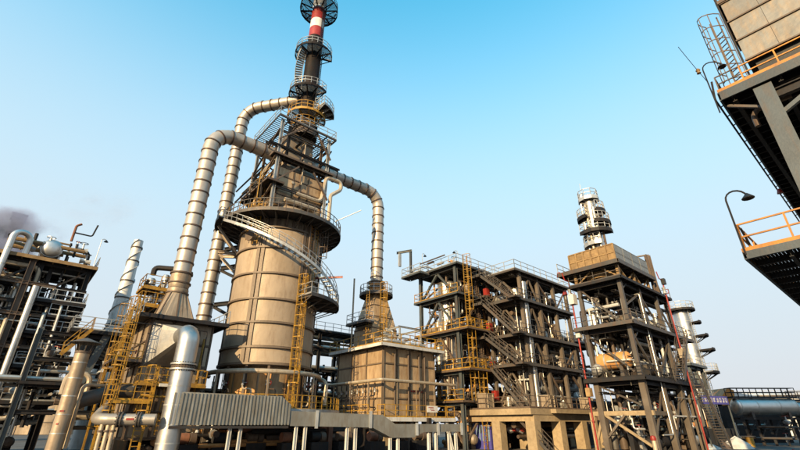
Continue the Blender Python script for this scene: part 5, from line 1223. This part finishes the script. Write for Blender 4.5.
def tall_pipe(label, a, b, z0, z1, r, m='silver', bend=None):
    p = G(FT, a, b); t = thing('pipe_riser', label, 'pipe', p+ZV*z0); P = [p+ZV*z0, p+ZV*z1]
    if bend: P.append(G(FT, a+bend[0], b+bend[1], z1)); P.append(G(FT, a+bend[0], b+bend[1], z1-bend[2]))
    MB().tube(fillet(P, r*3, 5), r, 16).build('pipe_body', m, t, smooth=True)
    z = z0+1
    while z < z1-.8: MB().ring(p, r-.01, r+.012, z-.04, z+.04, 16).build('cladding_band', 'silver_dull', t); z += 1.6
tall_pipe('thick white-silver riser that loops over the top deck of the left tower', -7.0, -.5, 3, 18.6, .27, 'silver', (1.3, .6, 2.0))
tall_pipe('medium silver riser with a capped top in front of the left tower', -4.0, -.6, 4.5, 13.6, .27, 'silver')
tall_pipe('silver riser at the left edge of the picture beside the left tower', -9.3, -.5, 2, 14.6, .26, 'silver_dull')
for (k_l, a_l) in enumerate((-6.2, -5.2, -2.7, -1.6, -10.4, -11.6)): pipe(lt, [G(FT,a_l,-.35,2.0+k_l*.7), G(FT,a_l,-.35,9.5+k_l*.9), G(FT,a_l,1.6,9.5+k_l*.9)], .13+.02*(k_l % 3), ('silver','cream_pipe','silver_dull')[k_l % 3])
for i_l in range(5): deck_gear(lt, FT, -12, -.5, .6, 6, (GZ, 3.6, 6.6, 9.6, 12.6)[i_l]+.02, 16, 300+i_l, ('dark_steel','brown_steel','dark_steel','silver_dull'), 2.0)
clutter(lt, FT, -12.6, .0, -.2, 6, .5, 16, 60, 86, ('grey_steel','silver_dull','dark_steel','brown_steel'), (.03, .07), .5)
hdrum('drum', 'silver drum with a dished end on the top deck of the left tower', G(FT, -3.9, 2.2, 17.8), -VV, 3.4, .9, 'silver', zfloor=16.55)
p = G(FT, -3.7, .15, 18.1)
clutter(lt, FT, -7.5, -.4, .4, 3.6, 16.8, 19.4, 18, 83, ('ochre_board','brown_steel','dark_steel'), (.07, .16), .5)
pipe(lt, [G(FT,-2.6,1.2,19.2), G(FT,-2.6,1.2,21.0), G(FT,-2.2,1.2,21.3)], .12, 'brick_red'); pipe(lt, [G(FT,-2.6,1.2,20.2), G(FT,-1.0,1.2,20.2), G(FT,-.8,1.2,21.6)], .08, 'dark_steel'); valve(lt, G(FT,-.9,.8,17.2), UV, .3, 'dark_steel')
goosenecks('deck_lamp', 'thin lamp pole at the right end of the left tower top deck', G(FT, -.1, .3, 16.5), 3.2, UV*.4, 'galvanised')

# ================================================================== LEFT MIDDLE: capped vent, rack, straked stack
vp = Vector((-21.7, 30.0, 0)); vt = thing('vent_pipe', 'broad tan vent pipe with a flat conical rain cap at lower left', 'vent', vp)
MB().lathe(vp, [(.43, 0), (.43, 6.2)], 32).build('barrel', 'tan_panel', vt, smooth=True)
for z in (1.2, 2.3, 3.4, 4.5, 5.5): MB().ring(vp, .42, .445, z-.035, z+.035, 32).build('cladding_band', 'silver_dull', vt)
MB().lathe(vp, [(.47, 6.1), (.47, 6.25), (.38, 6.26)], 32).build('lip', 'brown_steel', vt)
MB().lathe(vp, [(.02, 7.15), (.25, 7.08), (.92, 6.82), (.94, 6.78), (.02, 6.98)], 32).build('rain_cap', 'grey_steel', vt, smooth=True)
for k in range(8): a = 2*pi*k/8; d = Vector((cos(a), sin(a), 0)); bar('strut', vp+d*.41+ZV*6.1, vp+d*.62+ZV*6.88, 'box', .07, .04, 'brown_steel', vt)
for (dx, dz, s) in ((.05, 2.5, .12), (-.05, 1.75, .06)): 
    d = Vector((.2+dx, -.98, 0)).normalized(); MB().box(vp+d*.446+ZV*dz, Vector((-d.y, d.x, 0))*s, d*.004, ZV*.05).build('red_stencil_mark', 'red', vt)
RK = (-27.5, 37.5)
rk = thing('pipe_rack', 'dark clad pipe rack between the left tower and the left furnace', 'pipe rack', (*G(RK, 3, 2).xy, 0))
columns(rk, RK, [-3, .2, 3.4, 6.6], [.2, 3.6], 0, 9.0, .34, 'blue_steel', 'i'); girders(rk, RK, [-3, .2, 3.4, 6.6], [.2, 3.6], [2.6, 4.6, 6.6, 8.7], .22, .3, 'dark_steel')
slab(rk, RK, -1.0, 7.0, -.3, 4.1, 9.2, em='dark_steel', rail='galvanised', eh=.3); slab(rk, RK, -3.2, 7.0, -.2, 4.0, 4.8, em='dark_steel')
MB().box(G(RK, 1.9, 2.2, 7.9), UV*1.6, VV*1.7, ZV*1.0).build('housing', 'black', rk); MB().box(G(RK, 5.0, 2.2, 7.2), UV*1.45, VV*1.7, ZV*1.6).build('housing', 'dark_steel', rk)
MB().prism([G(RK,.4,-.05,4.6), G(RK,1.0,-.05,4.6), G(RK,2.0,-.05,9.0), G(RK,1.4,-.05,9.0)], VV*.1).build('dark_screen', 'blue_steel', rk)
stair(rk, G(RK, -1.2, -.5, 7.0), G(RK, .4, -.5, 9.2), VV, .7, 'yellow')
clutter(rk, RK, -3, 7, -.6, 4, .4, 8.6, 44, 91, ('dark_steel','brown_steel','silver_dull','cream_pipe','grey_steel'), (.07, .24), .45)
for k in range(5): pipe(rk, [G(RK,-6,.6+.6*k,5.1), G(RK,7,.6+.6*k,5.1), G(RK,7,.6+.6*k,3.0)], .18+.03*(k % 3), ('silver_dull','brown_steel','cream_pipe','silver','galvanised')[k])
pipe(rk, [Vector((-23.4,31.5,3.6)), Vector((-23.4,31.5,5.0)), Vector((-22.2,32.2,5.0)), Vector((-22.2,32.2,2.6))], .17, 'cream_pipe'); pipe(rk, [Vector((-21.7,31.0,.3)), Vector((-21.7,31.0,4.2)), Vector((-20.9,32.6,4.2))], .12, 'cream_pipe')
# dark elbow duct behind the flanged pipe
t = thing('elbow_duct', 'dull dark grey elbow duct curving down behind the flanged pipe', 'duct', (-22.0, 31.4, 0)); MB().tube(fillet([Vector((-22.4,31.0,0)), Vector((-22.4,31.0,3.0)), Vector((-20.2,32.6,3.9)), Vector((-19.4,33.2,3.9))], 1.3, 8), .5, 20).build('duct_shell', 'grey_steel', t, smooth=True)
wsx = Vector((-33.4, 50.0, 0)); ws = thing('straked_stack', 'slim white-silver chimney with spiral strakes between the left tower and the furnace', 'chimney', wsx)
MB().lathe(wsx, [(1.0, 0), (.92, 12), (.62, 19), (.52, 23.0)], 32).build('barrel', 'white_steel', ws, smooth=True)
def wr(z): return .92 if z < 12 else (.92-.3*(z-12)/7 if z < 19 else .62-.1*(z-19)/4)
for s in range(2):
    pts = [wsx+Vector((cos(t_*.42+pi*s), sin(t_*.42+pi*s), 0))*(wr(9+t_*.28)+.03)+ZV*(9+t_*.28) for t_ in range(51)]
    b = MB()
    for k in range(50):
        d0 = Vector((pts[k].x-wsx.x, pts[k].y-wsx.y, 0)).normalized()*.1; d1_ = Vector((pts[k+1].x-wsx.x, pts[k+1].y-wsx.y, 0)).normalized()*.1
        b.quad(pts[k]-d0, pts[k]+d0, pts[k+1]+d1_, pts[k+1]-d1_); b.quad(pts[k]-d0+ZV*.06, pts[k]+d0+ZV*.06, pts[k+1]+d1_+ZV*.06, pts[k+1]-d1_+ZV*.06)
    b.build('spiral_strake', 'white_steel', ws)
for z in (12.2, 15.5, 17.6, 20.2, 22.0): MB().ring(wsx, wr(z)-.05, wr(z)+.1, z-.06, z+.06, 28).build('flange', 'grey_steel', ws)

# ================================================================== BACKGROUND
pr = thing('pipe_rack', 'dark pipe rack with blue-grey pipes in the gap behind the reactor and the right furnace', 'pipe rack', (-8, 56, 0))
PR = (-13, 52)
columns(pr, PR, [0, 5, 10, 15], [2, 6], 0, 13, .36, 'dark_steel', 'i'); girders(pr, PR, [0, 5, 10, 15], [2, 6], [5, 8, 10.6, 12.8], .24, .32, 'dark_steel')
for k in range(4):
    for z in (5.4, 8.4, 11.0): pipe(pr, [G(PR,-2,2.4+k,z), G(PR,17,2.4+k,z)], .22+.06*(k % 2), ('silver_dull','blue_steel','galvanised','cream_pipe')[k])
clutter(pr, PR, -1, 16, 2, 6, 2, 12.6, 40, 95, ('dark_steel','blue_steel','silver_dull','brown_steel'), (.08, .22), .5)
slab(pr, PR, -1, 16, 1.8, 6.2, 13, em='dark_steel', rail='galvanised')
# dark machinery hall floor line under and behind the reactor
mh = thing('pump_house', 'dark low pump house behind the reactor and the furnaces', 'building', (-16, 58, 0))
MB().box(Vector((-17, 60, 2.6)), UV*17, VV*2.5, ZV*2.6).build('wall', 'dark_steel', mh); MB().box(Vector((-17, 60, 5.35)), UV*17.4, VV*2.9, ZV*.12).build('roof', 'grey_steel', mh)
for k in range(9): MB().box(G((-17, 60), -15+3.6*k, -2.53, 2.0), UV*1.1, VV*.04, ZV*1.5).build('shutter_door', 'brown_steel', mh)
bu = thing('process_structure', 'dense dark steel structure in the background behind the brown frame and the dark tower', 'steel frame', (32, 60, 0)); BO = (19, 59)
columns(bu, BO, [0, 5, 10, 15], [0, 5], 0, 13, .36, 'dark_steel', 'i'); girders(bu, BO, [0, 5, 10, 15], [0, 5], [3.6, 7.6, 12.6], .24, .34, 'dark_steel')
for z_ in (4.0, 8.0, 13.0): slab(bu, BO, -.5, 15.5, -.5, 5.5, z_, em='dark_steel', rail='galvanised', sides='abA'); deck_gear(bu, BO, .5, 14.5, .3, 4.6, z_, 24, int(z_*10), ('dark_steel','silver_dull','grey_steel','white_steel'), 2.4)
clutter(bu, BO, 0, 15, .2, 4.8, .3, 12.4, 70, 98, ('dark_steel','grey_steel','silver_dull','brown_steel'), (.08, .26), .5)
for (k_, (a_, b_)) in enumerate(((2.4, 2.5), (7.4, 2.6), (12.2, 2.5))):
    p = G(BO, a_, b_); t = thing('process_column', ('left', 'middle', 'right')[k_]+'most grey column half hidden in the dark background structure', 'vessel', p); vessel(t, p.x, p.y, 1.5, 11.4+k_, .9, 'silver_dull', seams=1.8)
mh = thing('pump_house', 'dark low pump house behind the brown frame and the dark tower', 'building', (30, 66, 0))
MB().box(Vector((28, 66, 2.2)), UV*20, VV*2.5, ZV*2.2).build('wall', 'dark_steel', mh); MB().box(Vector((28, 66, 4.5)), UV*20.4, VV*2.9, ZV*.12).build('roof', 'grey_steel', mh)
for k in range(10): MB().box(G((28, 66), -18+3.8*k, -2.53, 1.8), UV*1.1, VV*.04, ZV*1.4).build('shutter_door', 'brown_steel', mh)
for k, (x, y, r, h_, lab) in enumerate(((-95, 130, 9, 9, 'pinkish storage tank seen through the legs of the left tower'), (-118, 128, 8, 8, 'pale round storage tank at the left edge of the horizon'), (92, 118, 9, 8, 'pale storage tank on the horizon behind the silver tank'), (118, 125, 10, 9, 'pale storage tank on the horizon at the right edge'))):
    t = thing('storage_tank', lab, 'tank', (x, y, 0)); MB().lathe((x,y,0), [(r,0),(r,h_),(r*.5,h_+1),(.05,h_+1.3)], 40).build('shell', 'white_paint' if k > 1 else 'tan_panel', t, smooth=True)
    for j in range(1, 4): MB().ring((x,y,0), r-.05, r+.1, h_*j/4-.1, h_*j/4+.1, 40).build('wind_girder', 'grey_steel', t)
    arc_deck(t, (x, y), r+.1, r+.9, h_, 0, 2*pi, rail='galvanised', brackets=False)
t = thing('pipe_bridge', 'long low pipe bridge across the far left background', 'pipe rack', (-55, 75, 0)); PB = (-75, 62)
columns(t, PB, [0, 8, 16, 24, 32], [0, 3], 0, 6.5, .4, 'dark_steel', 'i'); girders(t, PB, [0, 8, 16, 24, 32], [0, 3], [3.5, 6.3], .24, .34, 'dark_steel')
for k in range(4):
    for z in (3.9, 6.7): pipe(t, [G(PB,-4,.3+.8*k,z), G(PB,36,.3+.8*k,z)], .24, ('silver_dull','blue_sheet','galvanised','cream_pipe')[k])
t = thing('pipe_bridge', 'long low pipe bridge behind the silver tank at the right edge', 'pipe rack', (60, 75, 0)); PB = (48, 68)
columns(t, PB, [0, 8, 16, 24], [-14, -11], 0, 5, .36, 'dark_steel', 'i'); girders(t, PB, [0, 8, 16, 24], [-14, -11], [2.6, 4.8], .24, .3, 'dark_steel')
for k in range(4): pipe(t, [G(PB,-4,-13.7+.8*k,5.1), G(PB,30,-13.7+.8*k,5.1)], .22, ('silver_dull','blue_sheet','galvanised','cream_pipe')[k])
clutter(t, PB, -2, 24, -15, -10, .3, 4.6, 30, 97, ('dark_steel','grey_steel','silver_dull'), (.08, .25), .5)

# dark chimney and smoke behind the left tower
t = thing('smokestack', 'dark square chimney top in the smoke behind the left tower', 'chimney', (-72, 72, 0))
MB().lathe((-72,72,0), [(1.5,0),(1.3,37.4),(1.1,37.4)], 4).build('shaft', 'stack_black', t); MB().lathe((-72,72,0), [(1.3,36.6),(1.65,36.7),(1.65,37.6),(1.3,37.6)], 4).build('rim', 'dark_steel', t)
def smoke(name, label, c, rad_, dens, col, seed, lo=.42):
    b = MB(); prof = [(max(.001, sin(pi*i/12)), -cos(pi*i/12)) for i in range(13)]
    b.lathe((0,0,0), prof, 20); me = bpy.data.meshes.new(name); me.from_pydata([tuple(v) for v in b.v], [], b.f)
    m = bpy.data.materials.new(name); m.use_nodes = True; n = m.node_tree.nodes; L = m.node_tree.links; n.remove(n['Principled BSDF'])
    pv = n.new('ShaderNodeVolumePrincipled'); pv.inputs['Color'].default_value = (*col, 1); pv.inputs['Absorption Color'].default_value = (.2, .22, .38, 1)
    tcn = n.new('ShaderNodeTexCoord'); no = n.new('ShaderNodeTexNoise'); no.noise_dimensions = '4D'; no.inputs['W'].default_value = seed; no.inputs['Scale'].default_value = 2.3; no.inputs['Detail'].default_value = 8; no.inputs['Roughness'].default_value = .62
    L.new(tcn.outputs['Object'], no.inputs['Vector'])
    ln = n.new('ShaderNodeVectorMath'); ln.operation = 'LENGTH'; wn = n.new('ShaderNodeTexNoise'); wn.noise_dimensions = '4D'; wn.inputs['W'].default_value = seed+5; wn.inputs['Scale'].default_value = 1.9; wn.inputs['Detail'].default_value = 6; L.new(tcn.outputs['Object'], wn.inputs['Vector'])
    sb_ = n.new('ShaderNodeVectorMath'); sb_.operation = 'SUBTRACT'; sb_.inputs[1].default_value = (.5, .5, .5); L.new(wn.outputs['Color'], sb_.inputs[0])
    wa = n.new('ShaderNodeVectorMath'); wa.operation = 'MULTIPLY_ADD'; wa.inputs[1].default_value = (1.7, 1.7, 1.7); L.new(sb_.outputs[0], wa.inputs[0]); L.new(tcn.outputs['Object'], wa.inputs[2])
    L.new(wa.outputs[0], ln.inputs[0])
    fo = n.new('ShaderNodeMapRange'); fo.inputs['From Min'].default_value = .85; fo.inputs['From Max'].default_value = .25; L.new(ln.outputs['Value'], fo.inputs['Value'])
    th_ = n.new('ShaderNodeMapRange'); th_.inputs['From Min'].default_value = lo; th_.inputs['From Max'].default_value = lo+.25; L.new(no.outputs['Fac'], th_.inputs['Value'])
    mu = n.new('ShaderNodeMath'); mu.operation = 'MULTIPLY'; L.new(fo.outputs[0], mu.inputs[0]); L.new(th_.outputs[0], mu.inputs[1])
    m2 = n.new('ShaderNodeMath'); m2.operation = 'MULTIPLY'; m2.inputs[1].default_value = dens; L.new(mu.outputs[0], m2.inputs[0]); L.new(m2.outputs[0], pv.inputs['Density']); L.new(pv.outputs[0], n['Material Output'].inputs['Volume'])
    me.materials.append(m); o = bpy.data.objects.new(name, me); put(o, Matrix.Translation(Vector(c)) @ Matrix.Diagonal((*rad_, 1))); tag(o, label, 'smoke', None, 'stuff')
smoke('smoke_plume', 'dense violet-grey smoke behind the left tower', (-71, 68, 28.5), (15, 6, 10.5), 2.6, (.36, .39, .58), 3.0, .40)
smoke('smoke_wisp', 'thin pale smoke wisp drifting over the left tower', (-56, 69, 38), (11, 4, 5.5), .14, (.5, .5, .56), 8.0, .44)
